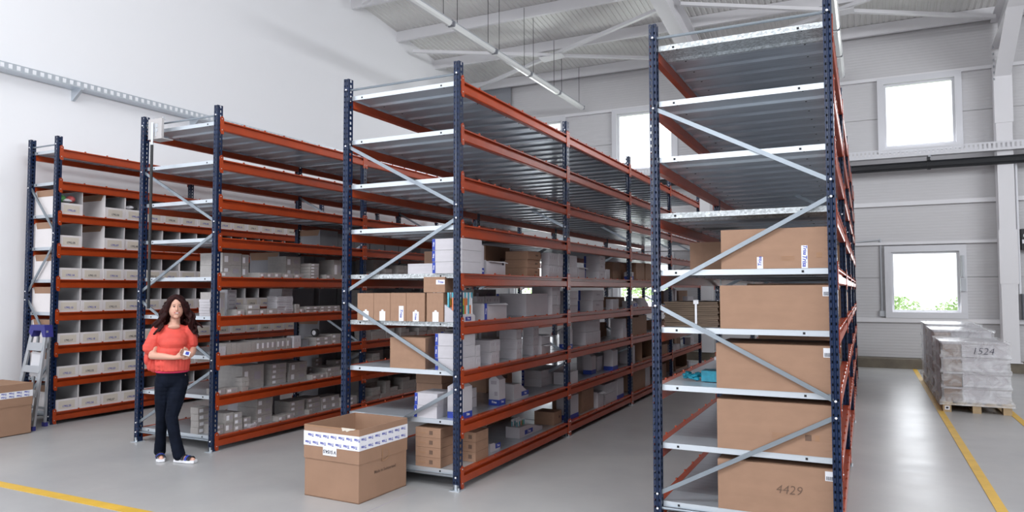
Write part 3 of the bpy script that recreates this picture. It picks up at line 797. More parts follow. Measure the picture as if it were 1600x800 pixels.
["grey","B",2,-6.417,-6.257,9.68,9.87,0.168,3,1],
["grey","B",2,-6.42,-6.26,9.88,9.99,0.223,4,1],
["grey","B",2,-6.419,-6.259,10.02,10.13,0.167,3,1],
["grey","B",2,-6.405,-6.245,10.135,10.245,0.061,1,1],
["grey","B",2,-6.42,-6.26,10.255,10.385,0.227,4,1],
["grey","B",2,-6.417,-6.257,10.6,10.79,0.173,3,1],
["grey","B",2,-6.409,-6.249,10.82,10.95,0.064,1,1],
["grey","B",2,-6.412,-6.252,10.96,11.12,0.22,4,1],
["grey","B",2,-6.412,-6.252,11.15,11.28,0.173,3,1],
["grey","B",2,-6.413,-6.253,11.31,11.47,0.223,4,1],
["grey","B",2,-6.418,-6.258,11.475,11.605,0.172,3,1],
["grey","B",2,-6.411,-6.251,11.635,11.745,0.175,3,1],
["grey","B",2,-6.414,-6.254,11.755,11.865,0.115,2,1],
["grey","B",2,-6.404,-6.244,11.895,12.025,0.056,1,1],
["grey","B",2,-6.402,-6.242,12.055,12.185,0.175,3,1],
["grey","B",2,-6.417,-6.257,12.215,12.325,0.061,1,1],
["grey","B",2,-6.4,-6.24,12.355,12.465,0.062,1,1],
["grey","B",2,-6.418,-6.258,12.47,12.63,0.117,2,1],
["grey","B",2,-6.401,-6.241,12.64,12.83,0.224,4,1],
["grey","B",3,-6.416,-6.256,8.06,8.22,0.172,3,1],
["grey","B",3,-6.404,-6.244,8.23,8.39,0.115,2,1],
["grey","B",3,-6.415,-6.255,8.4,8.56,0.169,3,1],
["grey","B",3,-6.415,-6.255,8.59,8.78,0.167,3,1],
["grey","B",3,-6.408,-6.248,8.79,8.9,0.061,1,1],
["grey","B",3,-6.402,-6.242,8.93,9.06,0.175,3,1],
["grey","B",3,-6.419,-6.259,9.065,9.175,0.113,2,1],
["grey","B",3,-6.413,-6.253,9.18,9.37,0.055,1,1],
["grey","B",3,-6.402,-6.242,9.4,9.53,0.115,2,1],
["grey","B",3,-6.406,-6.246,9.535,9.645,0.171,3,1],
["grey","B",3,-6.413,-6.253,9.675,9.805,0.065,1,1],
["grey","B",3,-6.414,-6.254,9.835,9.945,0.113,2,1],
["grey","B",3,-6.415,-6.255,9.975,10.135,0.173,3,1],
["grey","B",3,-6.415,-6.255,10.145,10.275,0.11,2,1],
["grey","B",3,-6.413,-6.253,10.28,10.41,0.058,1,1],
["grey","B",3,-6.417,-6.257,10.6,10.79,0.063,1,1],
["grey","B",3,-6.411,-6.251,10.8,10.99,0.224,4,1],
["grey","B",3,-6.415,-6.255,11.02,11.21,0.055,1,1],
["grey","B",3,-6.406,-6.246,11.215,11.375,0.114,2,1],
["grey","B",3,-6.407,-6.247,11.38,11.54,0.227,4,1],
["grey","B",3,-6.404,-6.244,11.545,11.675,0.17,3,1],
["grey","B",3,-6.404,-6.244,11.68,11.79,0.063,1,1],
["grey","B",3,-6.419,-6.259,11.82,11.98,0.23,4,1],
["grey","B",3,-6.403,-6.243,12.01,12.2,0.114,2,1],
["grey","B",3,-6.4,-6.24,12.21,12.37,0.172,3,1],
["grey","B",3,-6.404,-6.244,12.38,12.49,0.223,4,1],
["grey","B",3,-6.41,-6.25,12.52,12.63,0.065,1,1],
["grey","B",3,-6.417,-6.257,12.66,12.77,0.112,2,1],
["grey","B",4,-6.408,-6.248,8.06,8.17,0.057,1,1],
["grey","B",4,-6.403,-6.243,8.2,8.33,0.061,1,1],
["grey","B",4,-6.411,-6.251,8.335,8.525,0.169,3,1],
["grey","B",4,-6.405,-6.245,8.555,8.715,0.168,3,1],
["grey","B",4,-6.407,-6.247,8.745,8.855,0.119,2,1],
["grey","B",4,-6.417,-6.257,8.86,9.05,0.221,4,1],
["grey","B",4,-6.403,-6.243,9.08,9.21,0.117,2,1],
["grey","B",4,-6.417,-6.257,9.24,9.35,0.166,3,1],
["grey","B",4,-6.405,-6.245,9.355,9.485,0.111,2,1],
["grey","B",4,-6.413,-6.253,9.495,9.655,0.118,2,1],
["grey","B",4,-6.406,-6.246,9.685,9.795,0.114,2,1],
["grey","B",4,-6.401,-6.241,9.8,9.96,0.169,3,1],
["grey","B",4,-6.406,-6.246,9.965,10.155,0.063,1,1],
["grey","B",4,-6.414,-6.254,10.16,10.29,0.117,2,1],
["grey","B",4,-6.418,-6.258,10.295,10.405,0.065,1,1],
["grey","B",5,-6.402,-6.242,8.06,8.25,0.061,1,1],
["grey","B",5,-6.41,-6.25,8.28,8.41,0.115,2,1],
["grey","B",5,-6.403,-6.243,8.44,8.55,0.065,1,1],
["grey","B",5,-6.413,-6.253,8.555,8.715,0.166,3,1],
["grey","B",5,-6.412,-6.252,8.745,8.855,0.055,1,1],
["grey","B",5,-6.415,-6.255,8.86,9.02,0.226,4,1],
["grey","B",5,-6.405,-6.245,9.025,9.185,0.226,4,1],
["grey","B",5,-6.412,-6.252,9.19,9.38,0.061,1,1],
["grey","B",5,-6.419,-6.259,9.385,9.545,0.222,4,1],
["grey","B",5,-6.417,-6.257,9.55,9.71,0.172,3,1],
["grey","B",5,-6.405,-6.245,9.74,9.93,0.174,3,1],
["grey","B",5,-6.417,-6.257,9.935,10.095,0.063,1,1],
["grey","B",5,-6.409,-6.249,10.105,10.235,0.12,2,1],
["grey","B",5,-6.401,-6.241,10.245,10.355,0.064,1,1],
["grey","B",1,-6.75,-6.43,8.3,8.65,0.3,3,1],
["grey","B",2,-6.75,-6.43,8.25,8.75,0.24,2,1],
["grey","B",2,-6.75,-6.43,9.2,9.5,0.2,3,1],
["grey","B",3,-6.75,-6.43,8.6,9.0,0.22,2,1],
["grey","B",4,-6.75,-6.43,8.2,8.5,0.28,3,1],
["grey","B",5,-6.75,-6.43,8.5,8.95,0.3,2,1],
["grey","B",5,-6.75,-6.43,9.3,9.65,0.22,1,1],
["grey","B",4,-6.75,-6.43,9.4,9.8,0.25,2,1],
["grey","B",3,-6.75,-6.43,9.7,10.049999999999999,0.3,3,1],
["grey","B",1,-6.75,-6.43,9.3,9.75,0.22,2,1],
["grey","B",5,-6.75,-6.43,10.8,11.200000000000001,0.28,2,1],
["grey","B",4,-6.75,-6.43,11.0,11.4,0.26,2,1],
["slate","B",1,-7.38,-7.0,8.0,8.37,0.3,1,1],
["slate","B",1,-7.38,-7.0,8.39,8.76,0.3,1,1],
["slate","B",1,-7.38,-7.0,8.78,9.15,0.3,1,1],
["slate","B",1,-7.38,-7.0,9.17,9.54,0.3,1,1],
["slate","B",1,-7.38,-7.0,9.56,9.93,0.3,1,1],
["slate","B",1,-7.38,-7.0,9.95,10.32,0.3,1,1],
["slate","B",2,-7.38,-7.0,8.0,8.37,0.3,1,1],
["slate","B",2,-7.38,-7.0,8.39,8.76,0.3,1,1],
["slate","B",2,-7.38,-7.0,8.78,9.15,0.3,1,1],
["slate","B",2,-7.38,-7.0,9.17,9.54,0.3,1,1],
["slate","B",2,-7.38,-7.0,9.56,9.93,0.3,1,1],
["slate","B",2,-7.38,-7.0,9.95,10.32,0.3,1,1],
["openflap","B",3,-7.38,-6.98,7.98,8.37,0.3,1,1],
["slate","B",3,-7.38,-7.0,8.39,8.76,0.3,1,1],
["slate","B",3,-7.38,-7.0,8.78,9.15,0.3,1,1],
["slate","B",3,-7.38,-7.0,9.17,9.54,0.3,1,1],
["slate","B",3,-7.38,-7.0,9.56,9.93,0.3,1,1],
["slate","B",3,-7.38,-7.0,9.95,10.32,0.3,1,1],
["slate","B",4,-7.38,-7.0,8.0,8.37,0.3,1,1],
["slate","B",4,-7.38,-7.0,8.39,8.76,0.3,1,1],
["slate","B",4,-7.38,-7.0,8.78,9.15,0.3,1,1],
["slate","B",4,-7.38,-7.0,9.17,9.54,0.3,1,1],
["slate","B",4,-7.38,-7.0,9.56,9.93,0.3,1,1],
["slate","B",4,-7.38,-7.0,9.95,10.32,0.3,1,1],
["openflap","B",5,-7.38,-6.98,8.106,8.37,0.3,1,1],
["slate","B",5,-7.38,-7.0,8.39,8.76,0.3,1,1],
["slate","B",5,-7.38,-7.0,8.78,9.15,0.3,1,1],
["slate","B",5,-7.38,-7.0,9.17,9.54,0.3,1,1],
["slate","B",5,-7.38,-7.0,9.56,9.93,0.3,1,1],
["slate","B",5,-7.38,-7.0,9.95,10.32,0.3,1,1],
["openflap","B",6,-7.38,-6.98,7.98,8.37,0.3,1,1],
["slate","B",6,-7.38,-7.0,8.39,8.76,0.27,1,1],
["slate","B",6,-7.38,-7.0,8.78,9.15,0.27,1,1],
["slate","B",6,-7.38,-7.0,9.17,9.54,0.27,1,1],
["slate","B",6,-7.38,-7.0,9.56,9.93,0.27,1,1],
["slate","B",6,-7.38,-7.0,9.95,10.32,0.27,1,1],
["openflap","B",4,-7.38,-7.0,7.45,7.9,0.3,1,1],
["white","B",2,-7.153,-6.684,6.54,6.94,0.271,1,1],
["white","B",1,-7.163,-6.689,6.54,6.94,0.219,1,1],
["slate","B",6,-7.38,-7.0,10.6,11.02,0.28,1,1],
["slate","B",6,-7.38,-7.0,11.05,11.47,0.28,1,1],
["slate","B",6,-7.38,-7.0,11.5,11.92,0.28,1,1],
["slate","B",6,-7.38,-7.0,11.95,12.37,0.28,1,1],
["slate","B",6,-7.38,-7.0,12.4,12.82,0.28,1,1],
["slate","B",5,-7.38,-7.0,10.6,11.02,0.28,1,1],
["slate","B",5,-7.38,-7.0,11.05,11.47,0.28,1,1],
["slate","B",5,-7.38,-7.0,11.5,11.92,0.28,1,1],
["slate","B",5,-7.38,-7.0,11.95,12.37,0.28,1,1],
["slate","B",5,-7.38,-7.0,12.4,12.82,0.28,1,1],
["slate","B",4,-7.38,-7.0,10.6,11.02,0.28,1,1],
["slate","B",4,-7.38,-7.0,11.05,11.47,0.28,1,1],
["slate","B",4,-7.38,-7.0,11.5,11.92,0.28,1,1],
["slate","B",4,-7.38,-7.0,11.95,12.37,0.28,1,1],
["slate","B",4,-7.38,-7.0,12.4,12.82,0.28,1,1],
["white","B",6,-7.38,-7.0,13.1,13.53,0.26,1,1],
["white","B",6,-7.38,-7.0,13.55,13.98,0.26,1,1],
["white","B",6,-7.38,-7.0,14.0,14.43,0.26,1,1],
["white","B",6,-7.38,-7.0,14.45,14.88,0.26,1,1],
["white","B",6,-7.38,-7.0,14.9,15.33,0.26,1,1],
]
SKIP = set("""A1.2.0 A1.2.1 A1.2.2 A1.2.3 A1.2.4 A1.2.5 A1.2.6 A1.2.7 A1.3.0 A1.3.1 A1.3.2 A1.3.3 A1.3.4 A1.3.5 A1.3.6 A1.3.7 A2.2.0 A2.2.1 A2.2.2 A2.2.3 A2.2.4 A2.2.5 A2.2.6 A2.2.7 A2.3.0 A2.3.1 A2.3.2 A2.3.3 A2.3.4 A2.3.5 A2.3.6 A2.3.7 A3.2.0 A3.2.1 A3.2.2 A3.2.3 A3.2.4 A3.2.5 A3.2.6 A3.2.7 A3.3.0 A3.3.1 A3.3.2 A3.3.3 A3.3.4 A3.3.5 A3.3.6 A3.3.7 A4.2.1 A4.2.2 A4.2.3 A4.2.4 A4.2.5 A4.2.6 A4.2.7 A4.3.0 A4.3.4 A4.3.5 A4.3.6 A4.3.7 A5.2.0 A5.2.1 A5.2.2 A5.2.3 A5.2.4 A5.2.5 A5.2.6 A5.2.7 A5.3.0 A5.3.1 A5.3.2 A5.3.3 A5.3.4 A5.3.5 A5.3.6 A5.3.7 A6.2.0 A6.2.1 A6.2.2 A6.2.3 A6.2.4 A6.2.5 A6.2.6 A6.2.7 A6.3.0 A6.3.1 A6.3.2 A6.3.3 A6.3.4 A6.3.5 A6.3.6 A6.3.7 A7.2.0 A7.2.1 A7.2.2 A7.2.3 A7.2.4 A7.2.5 A7.2.6 A7.2.7 A7.3.0 A7.3.1 A7.3.2 A7.3.3 A7.3.4 A7.3.5 A7.3.6 A7.3.7 B1.28.0 B1.37.0 B1.38.0 B1.38.1 B1.38.2 B1.38.3 B1.39.0 B1.40.0 B1.40.1 B1.40.2 B1.41.0 B1.42.0 B1.42.1 B1.42.2 B1.42.3 B1.43.0 B1.43.1 B1.43.2 B1.44.0 B1.44.1 B1.45.0 B1.45.1 B1.46.0 B1.47.0 B1.47.1 B1.47.2 B1.48.0 B1.49.0 B1.49.1 B1.50.0 B1.51.0 B1.51.1 B1.51.2 B1.52.0 B1.52.1 B1.52.2 B1.52.3 B1.53.0 B1.53.1 B1.53.2 B1.53.3 B1.54.0 B1.54.1 B1.54.2 B1.55.0 B1.55.1 B1.55.2 B1.55.3 B1.56.0 B1.56.1 B1.56.2 B1.56.3 B1.9.0 B2.24.0 B2.24.1 B2.26.0 B2.27.0 B2.28.0 B2.29.0 B2.29.1 B2.29.2 B2.30.0 B2.30.1 B2.30.2 B2.30.3 B2.33.0 B2.33.1 B2.33.2 B2.34.0 B2.34.1 B2.34.2 B2.34.3 B2.35.0 B2.35.1 B2.35.2 B2.35.3 B2.37.0 B2.37.1 B2.37.2 B2.38.0 B2.38.1 B2.38.2 B2.38.3 B2.39.0 B2.40.0 B2.40.1 B2.40.2 B2.41.0 B2.42.0 B2.42.1 B2.42.2 B2.42.3 B2.43.0 B2.43.1 B2.43.2 B2.44.0 B2.45.0 B2.45.1 B2.45.2 B2.45.3 B2.46.0 B2.46.1 B2.46.2 B2.47.0 B2.47.1 B2.47.2 B2.47.3 B2.48.0 B2.48.1 B2.48.2 B2.49.0 B2.49.1 B2.49.2 B2.50.0 B2.50.1 B2.51.0 B2.52.0 B2.52.1 B2.52.2 B2.53.0 B2.54.0 B2.55.0 B2.55.1 B2.56.0 B2.56.1 B2.56.2 B2.56.3 B3.16.0 B3.28.0 B3.28.1 B3.33.0 B3.37.0 B3.41.0 B3.44.0 B3.46.0 B3.46.1 B3.46.2 B3.46.3 B3.47.0 B3.48.0 B3.48.1 B3.49.0 B3.49.1 B3.49.2 B3.49.3 B3.50.0 B3.50.1 B3.50.2 B3.51.0 B3.52.0 B3.52.1 B3.52.2 B3.52.3 B3.53.0 B3.53.1 B3.54.0 B3.54.1 B3.54.2 B3.55.0 B3.55.1 B3.55.2 B3.55.3 B3.56.0 B3.57.0 B3.57.1 B4.10.0 B4.10.1 B4.22.0 B4.24.0 B4.24.1 B4.24.2 B4.26.0 B4.26.1 B4.26.2 B4.27.0 B4.27.1 B4.29.0 B4.29.1 B4.29.2 B4.29.3 B4.30.0 B4.30.1 B4.32.0 B4.32.1 B4.32.2 B4.33.0 B4.33.1 B4.35.0 B4.35.1 B4.37.0 B4.37.1 B4.38.0 B4.38.1 B4.38.2 B4.40.0 B4.41.0 B4.41.1 B4.42.0 B4.44.0 B4.44.1 B4.45.0 B4.46.0 B4.47.0 B4.48.0 B5.16.0 B5.18.0 B5.19.0 B5.22.0 B5.25.0 B5.29.0 B5.30.0 B5.31.0 B5.32.0 B5.32.1 B5.32.2 B5.32.3 B5.33.0 B5.33.1 B5.33.2 B5.35.0 B5.35.1 B5.35.2 B5.36.0 B5.38.0 B5.38.1 B5.39.0 B5.40.0 B5.41.0 B5.41.1 B5.42.0 B5.43.0 B5.44.0 B5.45.0 B6.10.0 B6.11.0 B6.12.0 B6.13.0 B6.14.0 B6.15.0 B6.16.0 B6.8.0 B6.9.0 C3.21.0 C3.22.0 C5.22.0 C5.23.0 C5.3.0 D1.2.0 D1.3.0 D1.4.0 D1.5.0 D2.2.0 D2.3.0 D2.4.0 D3.2.0 D3.5.0 D3.6.0 D4.2.0 D4.7.0 D5.2.0 D5.6.0""".split())
rng = random.Random(11)
def tallbox(w, d, h):
    mb = MB().box(0, w, 0, d, 0, h * .86, 'card_white')
    mb.prism([(0, h * .86), (w, h * .86), (w * .62, h * .97), (w * .56, h), (w * .44, h), (w * .38, h * .97)], 'y', .004, d - .004, 'card_white')
    return mb.mesh('carton_body')
def wedge(w, d, h, brushes):
    # side profile seen from +X: high near end, sloping down to the far end
    mb = MB().prism([(0, 0), (d, 0), (d, h * .36), (d * .88, h * .42), (d * .38, h * .98), (0, h)], 'x', 0, w, 'card_white')
    return mb.mesh('box_body')
stacks = {}
seq = []
for it in ITEMS:
    kind, Rk, L, x0, x1, y0, y1, h, rows, cols = it
    for c in range(cols): seq.append((Rk, L, y0 + (y1 - y0) / cols * c, x1, c, it))
seq.sort(key=lambda q: (q[0], q[1], q[2], -q[3]))
cnt = {}; shown = {}
for Rk, L, yy, xx, c, it in seq:
    kind, _, _, x0, x1, y0, y1, h, rows, cols = it
    cnt[(Rk, L)] = cnt.get((Rk, L), 0) + 1; nid = cnt[(Rk, L)]
    if '%s%d.%d.0' % (Rk, L, nid) in SKIP: continue
    shown[(Rk, L)] = shown.get((Rk, L), 0) + 1; nth = shown[(Rk, L)]
    dcol = (y1 - y0) / cols; near = y0 < RY[Rk] + 2.6
    for r in range(rows):
        idn = '%s%d.%d.%d' % (Rk, L, nid, r)
        jx = rng.uniform(-.012, 0) if kind not in ('brown_tag', 'brown_tape') and not kind.startswith('brown_') else 0; jy = rng.uniform(0, .006)
        ph = (h / rows)
        w, d = x1 - x0, dcol - .004; hh = ph - .002
        loc = (x0 + jx, y0 + dcol * c + jy * .3, LZ[L] + .001 + ph * r)
        if x0 + jx < RX[Rk] - RW[Rk]: loc = (x0, loc[1], loc[2])
        sc = (w, d, hh)
        rp = 'alone,' if rows == 1 else ('bottom of' if r == 0 else ('top of' if r == rows - 1 else '%s up in' % od(r + 1)))
        label = '%s, %s %s stack along %s shelf, %s' % (LOOK.get(kind, 'brown carton'), rp, od(nth), LV[L], RPH[Rk])
        cat = 'carton'; grp = '%ss on the %s shelf of the %s' % (LOOK.get(kind, 'brown carton'), LV[L], RPH[Rk])
        nm = NAME.get(kind, 'brown_carton')
        if kind in ('grey', 'slate', 'slim', 'white', 'kraft') or kind == 'brown':
            m = {'grey': 'card_grey', 'slate': 'card_slate', 'slim': 'card_white', 'white': 'card_white', 'kraft': 'kraft', 'brown': 'kraft'}[kind]
            o = obj(nm, ubox(m, .8 if kind in ('grey', 'white') and hh > .07 else None), None, loc, sc)
            if kind == 'grey' and near and d > .07:
                lab(o, 'label', w, d * .10, min(d * .10 + .05, d * .45), hh * .25, hh * .75, 'label_white', sc)
                lab(o, 'print', w, d * .55, d * .85, hh * .35, hh * .7, 'card_print', sc)
            elif kind == 'white' and near:
                lab(o, 'print', w, d * .25, d * .33, hh * .5, hh * .75, 'card_print', sc); lab(o, 'print', w, d * .65, d * .73, hh * .5, hh * .75, 'card_print', sc)
            elif kind == 'slim' and near: lab(o, 'print', w, d * .2, d * .8, hh * .3, hh * .6, 'card_print', sc)
            elif kind == 'brown' and near and Rk != 'D': lab(o, 'print', w, d * .6, d * .8, hh * .45, hh * .62, 'ink_brown', sc)
        elif kind in ('bluebox',):
            o = obj(nm, ubox('card_white'), None, loc, sc)
            e = obj('blue_end', MB().box(-.002, .028, -.002, d + .001, .002, hh - .001, 'blue'), o); e.scale = (1 / w, 1 / d, 1 / hh)
            if near: txt(o, BRAND, min(.02, hh * .3), 'label_white', (.013, -.0035, hh / 2), 'f', sc, roll=-math.pi / 2, bold=.0006)
            else: lab(o, 'print', w, d * .3, d * .6, hh * .5, hh * .65, 'card_print', sc)
        elif kind == 'tallbox':
            o = obj(nm, tallbox(w, d, hh), None, loc)
            obj('blue_band', MB().box(-.001, w + .001, -.001, d + .001, 0, .055, 'blue'), o)
            if near:
                txt(o, BRAND, .028, 'label_white', (w + .002, d / 2, .03), 'r', bold=.001); txt(o, BRAND, .028, 'label_white', (w / 2, -.002, .03), 'f', bold=.001)
                obj('print', MB().box(w * .55, w * .85, -.001, 0, hh * .32, hh * .46, 'card_print'), o); obj('print', MB().box(w * .2, w * .75, -.001, 0, hh * .7, hh * .82, 'card_print'), o)
        elif kind == 'brushes':
            o = obj(nm, MB().prism([(0, 0), (w, 0), (w, .05), (w * .8, .07), (0, .15)], 'y', 0, d, 'card_white'), None, loc)
            obj('purple_label', MB().box(w, w + .0015, d * .35, d * .72, .008, .042, 'purple'), o); txt(o, BRAND, .022, 'label_white', (w + .0025, d * .535, .025), 'r', bold=.0006)
            mb = MB(); cc = ['brush_cyan', 'brush_orange', 'label_white', 'yellow', 'brush_cyan', 'toy_green', 'brush_orange', 'label_white']
            for k in range(9):
                for q, xb in enumerate((w * .2, w * .5, w * .8)):
                    yb = .016 + (d - .032) * k / 8; c1 = cc[(k * 3 + q) % 8]
                    mb.bar((xb, yb, .04), (xb, yb, .14), .020, .016, cc[(k + q) % 8]); mb.bar((xb, yb, .14), (xb, yb, .21), .016, .014, c1); mb.box(xb - .009, xb + .009, yb - .007, yb + .007, .20, hh, 'label_white' if k % 2 else 'brush_cyan')
            tb = obj('toothbrush_bundle', mb, None, (loc[0], loc[1], loc[2] + .12)); tb.location.z = loc[2] + .002
            tag(tb, 'colourful toothbrushes standing beside the front post on the fourth shelf, middle rack', 'toothbrushes', 'toothbrushes in display boxes', 'stuff')
        elif kind in ('wedge', 'display'):
            o = obj(nm, wedge(w, d, hh * (.62 if kind != 'wedge' else 1), 0), None, loc)
            q = min(d * .5, .2); b0 = d * .22 if kind != 'wedge' else d * .52; hq = hh * .17
            if near or kind == 'display':
                obj('blue_label', MB().box(w, w + .0015, b0, b0 + q, .02, .02 + max(.045, hq * .8), 'blue'), o)
                txt(o, BRAND, .042 if kind == 'display' else .028, 'label_white', (w + .0025, b0 + q / 2, .02 + max(.045, hq * .8) / 2), 'r', bold=.001)
            if kind in ('display', 'brushes'):
                mb = MB(); n = 6 if kind == 'display' else 7
                for k in range(n):
                    yb = d * (.06 + .36 * k / n); cc = ['brush_cyan', 'label_white', 'brush_cyan', 'brush_orange', 'toy_green'][k % 5]
                    for xb in (w * .35, w * .7):
                        mb.bar((xb, yb, hh * .45), (xb, yb, hh * .92), .012, .006, cc); mb.box(xb - .008, xb + .008, yb - .006, yb + .006, hh * .88, hh, 'label_white')
                tb = obj('toothbrush_bundle', mb, None, (loc[0], loc[1], loc[2] + .002))
                tag(tb, 'coloured toothbrushes standing in display box, %s stack, %s shelf, %s' % (od(nth), LV[L], RPH[Rk]), 'toothbrushes', 'toothbrushes in display boxes', 'stuff')
        elif kind in ('openwhite', 'openblue', 'openbrown'):
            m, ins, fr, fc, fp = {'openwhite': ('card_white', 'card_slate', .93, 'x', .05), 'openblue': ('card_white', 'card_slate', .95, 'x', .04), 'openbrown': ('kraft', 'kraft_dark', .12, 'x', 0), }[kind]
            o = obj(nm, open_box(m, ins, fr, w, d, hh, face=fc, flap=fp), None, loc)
            if kind == 'openblue': obj('blue_end', MB().box(w, w + .0015, 0, .05, 0, hh, 'blue'), o); txt(o, BRAND, .028, 'label_white', (w + .003, .024, hh / 2), 'r', roll=-math.pi / 2, bold=.001)
            elif kind == 'openwhite' and near: obj('black_mark', MB().box(w, w + .001, d * .82, d * .92, hh * .7, hh * .88, 'ink'), o)
        elif kind == 'openflap':
            o = obj(nm, ubox('card_slate'), None, loc, sc)
            e = obj('brown_flap', MB().prism([(.004, hh), (w - .004, hh), (w - .04, hh * .72), (.03, hh * .72)], 'y', -.002, .0, 'kraft'), o); e.scale = (1 / w, 1 / d, 1 / hh)
        elif kind == 'brown_mark':
            o = obj(nm, ubox('kraft', .82), None, loc, sc)
            labf(o, 'print', w * .55, w * .55 + .035, hh * .3, hh * .3 + .035, 'ink_brown', sc); labf(o, 'print', w * .15, w * .4, hh * .4, hh * .5, 'kraft_lid', sc)
        elif kind in ('brown_tag', 'brown_tape'):
            o = obj(nm, ubox('kraft'), None, loc, sc)
            if kind == 'brown_tag':
                tg = obj('white_tag', MB().prism([(w * .36, 0), (w * .36 + .062, 0), (w * .36 + .062, .085), (w * .36 + .045, .085), (w * .36 + .04, .1), (w * .36 + .022, .1), (w * .36 + .017, .085), (w * .36, .085)], 'y', -.0015, 0, 'label_white'), o)
                tg.scale = (1 / w, 1 / d, 1 / hh)
                if x0 > -3.7 and x0 < -3.6: txt(o, BRAND, .03, 'blue_ink', (w * .36 + .031, -.003, .045), 'f', sc, roll=math.pi / 2, bold=.0006)
            else:
                labf(o, 'tape_strip', w * .55, w * .55 + .05, 0, .135, 'label_white', sc); txt(o, BRAND, .038, 'blue_ink', (w * .55 + .025, -.003, .07), 'f', sc, roll=math.pi / 2, bold=.0008)
        else:   # the five big cartons at the end of the right rack
            o = obj(nm, ubox('kraft', None), None, loc, sc)
            if kind == 'brown_tape2':
                labf(o, 'tape_strip', .245, .285, 0, .082, 'label_white', sc); labf(o, 'tape_strip', .535, .575, 0, .155, 'label_white', sc)
                txt(o, BRAND, .034, 'blue_ink', (.265, -.003, .05), 'f', sc, roll=-math.pi / 2, bold=.0006); txt(o, BRAND, .04, 'blue_ink', (.555, -.003, .05), 'f', sc, roll=math.pi / 2, bold=.0008); txt(o, BRAND, .034, 'blue_ink', (.558, -.003, .125), 'f', sc, roll=math.pi / 2, bold=.0006)
                for k in range(3): labf(o, 'print', .405, .49, .055 + .012 * k, .060 + .012 * k, 'kraft_lid', sc)
                labf(o, 'print', .63, .665, .07, .105, 'kraft_lid', sc)
                tag(o, 'big brown carton with two printed white tape strips at the right rack end', 'carton')
            elif kind == 'brown_sticker':
                labf(o, 'white_sticker', w - .055, w - .002, hh - .075, hh - .012, 'label_white', sc)
                for k in range(7): labf(o, 'barcode_bar', w - .048 + .006 * k, w - .045 + .006 * k, hh - .07, hh - .045, 'ink', sc, -.003)
                tag(o, ('big plain brown carton with corner sticker beside the strapped cardboard pile' if L == 4 else 'big brown carton with corner sticker beside the teal plastic bag'), 'carton')
            elif kind == 'brown_print':
                for k in range(4): labf(o, 'print', .37, .53, .10 + .011 * k, .104 + .011 * k, 'kraft_lid', sc)
                labf(o, 'print', .58, .62, .10, .14, 'ink_brown', sc); labf(o, 'print', .64, .67, .10, .14, 'kraft_lid', sc)
                tag(o, 'big brown carton with faint square print, second from the bottom, right rack end', 'carton')
            else:
                txt(o, '4429', .085, 'ink_brown', (.47, -.003, hh * .52), 'f', sc, shear=.2, bold=-.001)
                labf(o, 'white_sticker', w - .055, w - .002, hh - .075, hh - .012, 'label_white', sc)
                for k in range(7): labf(o, 'barcode_bar', w - .048 + .006 * k, w - .045 + .006 * k, hh - .07, hh - .045, 'ink', sc, -.003)
                tag(o, 'big brown carton marked 4429 by hand, lowest at the right rack end', 'carton')
            o['group'] = 'big brown cartons at the right rack end'; o['vid'] = idn; continue
        tag(o, label, cat, grp); o['vid'] = idn

# open-fronted white bins of the wall rack
BINW, BIND, BINH = .298, .52, .325
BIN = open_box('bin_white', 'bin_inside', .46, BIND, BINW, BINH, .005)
BSTRIP = MB().prism([(.01, BINH), (BIND - .03, BINH), (BIND - .09, BINH * .74), (.04, BINH * .74)], 'y', -.0015, 0, 'kraft').mesh('brown_strip')
BLAB = MB().box(0, .0012, -.105, .105, -.05, .05, 'label_cream').mesh('label')
NUM = {(5, i): '1793.%d' % (14 + i) for i in range(4)}
for L in range(1, 8):
    for b in range(4):
        for i in range(8):
            idn = 'A%d.%d.%d' % (L, b, i)
            if idn in SKIP: continue
            if L in (6, 7) and b == 0 and i == 1: continue
            y = RY['A'] + PD + .004 + BAY * b + i * .3025 + rng.uniform(-.002, .002)
            t = obj('storage_bin', BIN, None, (RX['A'] - .014 - BIND - rng.uniform(0, .012), y, LZ[L] + .001))
            if 1:
                if b == 0: obj('brown_strip', BSTRIP, t)
                tag(t, 'open-fronted white bin, %s along %s shelf, %s bay of wall rack' % (od(i + 1), LV[L], od(b + 1)), 'bin', 'open white bins on the wall rack')
                lb = obj('label', BLAB, t, (BIND, BINW / 2, .075))
                if b < 2:
                    s = NUM.get((L, i)) if b == 0 else None
                    s = s or '1792.%02d' % ((7 - L) * 4 + i + 1 + 8 * b)
                    txt(t, s, .036, 'blue_ink' if (L + i) % 3 else 'ink', (BIND + .0022, BINW / 2, .055), 'r', shear=0, bold=.0008)
            t['vid'] = idn
# things lying in three of the top bins
def lumps(name, items, loc, label, cat, kind=None):
    mb = MB()
    for c, r, m in items: mb.ball(c, r, m, 10)
    o = obj(name, mb, None, loc); tag(o, label, cat, None, kind); return o
lumps('toy_heap', [((0, -.06, .0), (.07, .05, .05), 'toy_green'), ((.02, .05, .0), (.07, .055, .05), 'toy_red'), ((0, .0, -.02), (.09, .1, .03), 'label_white')], (-9.42, 5.84, 2.9), 'green and red soft goods heaped in the first bin of the highest bin row', 'toys', 'stuff')
lumps('crumpled_bag', [((0, -.05, 0), (.07, .06, .03), 'label_white'), ((.01, .05, 0), (.07, .05, .025), 'black'), ((.0, .0, .01), (.08, .05, .03), 'label_white')], (-9.42, 6.75, 2.87), 'black and white bag in the fourth bin of the highest bin row', 'bag', 'stuff')

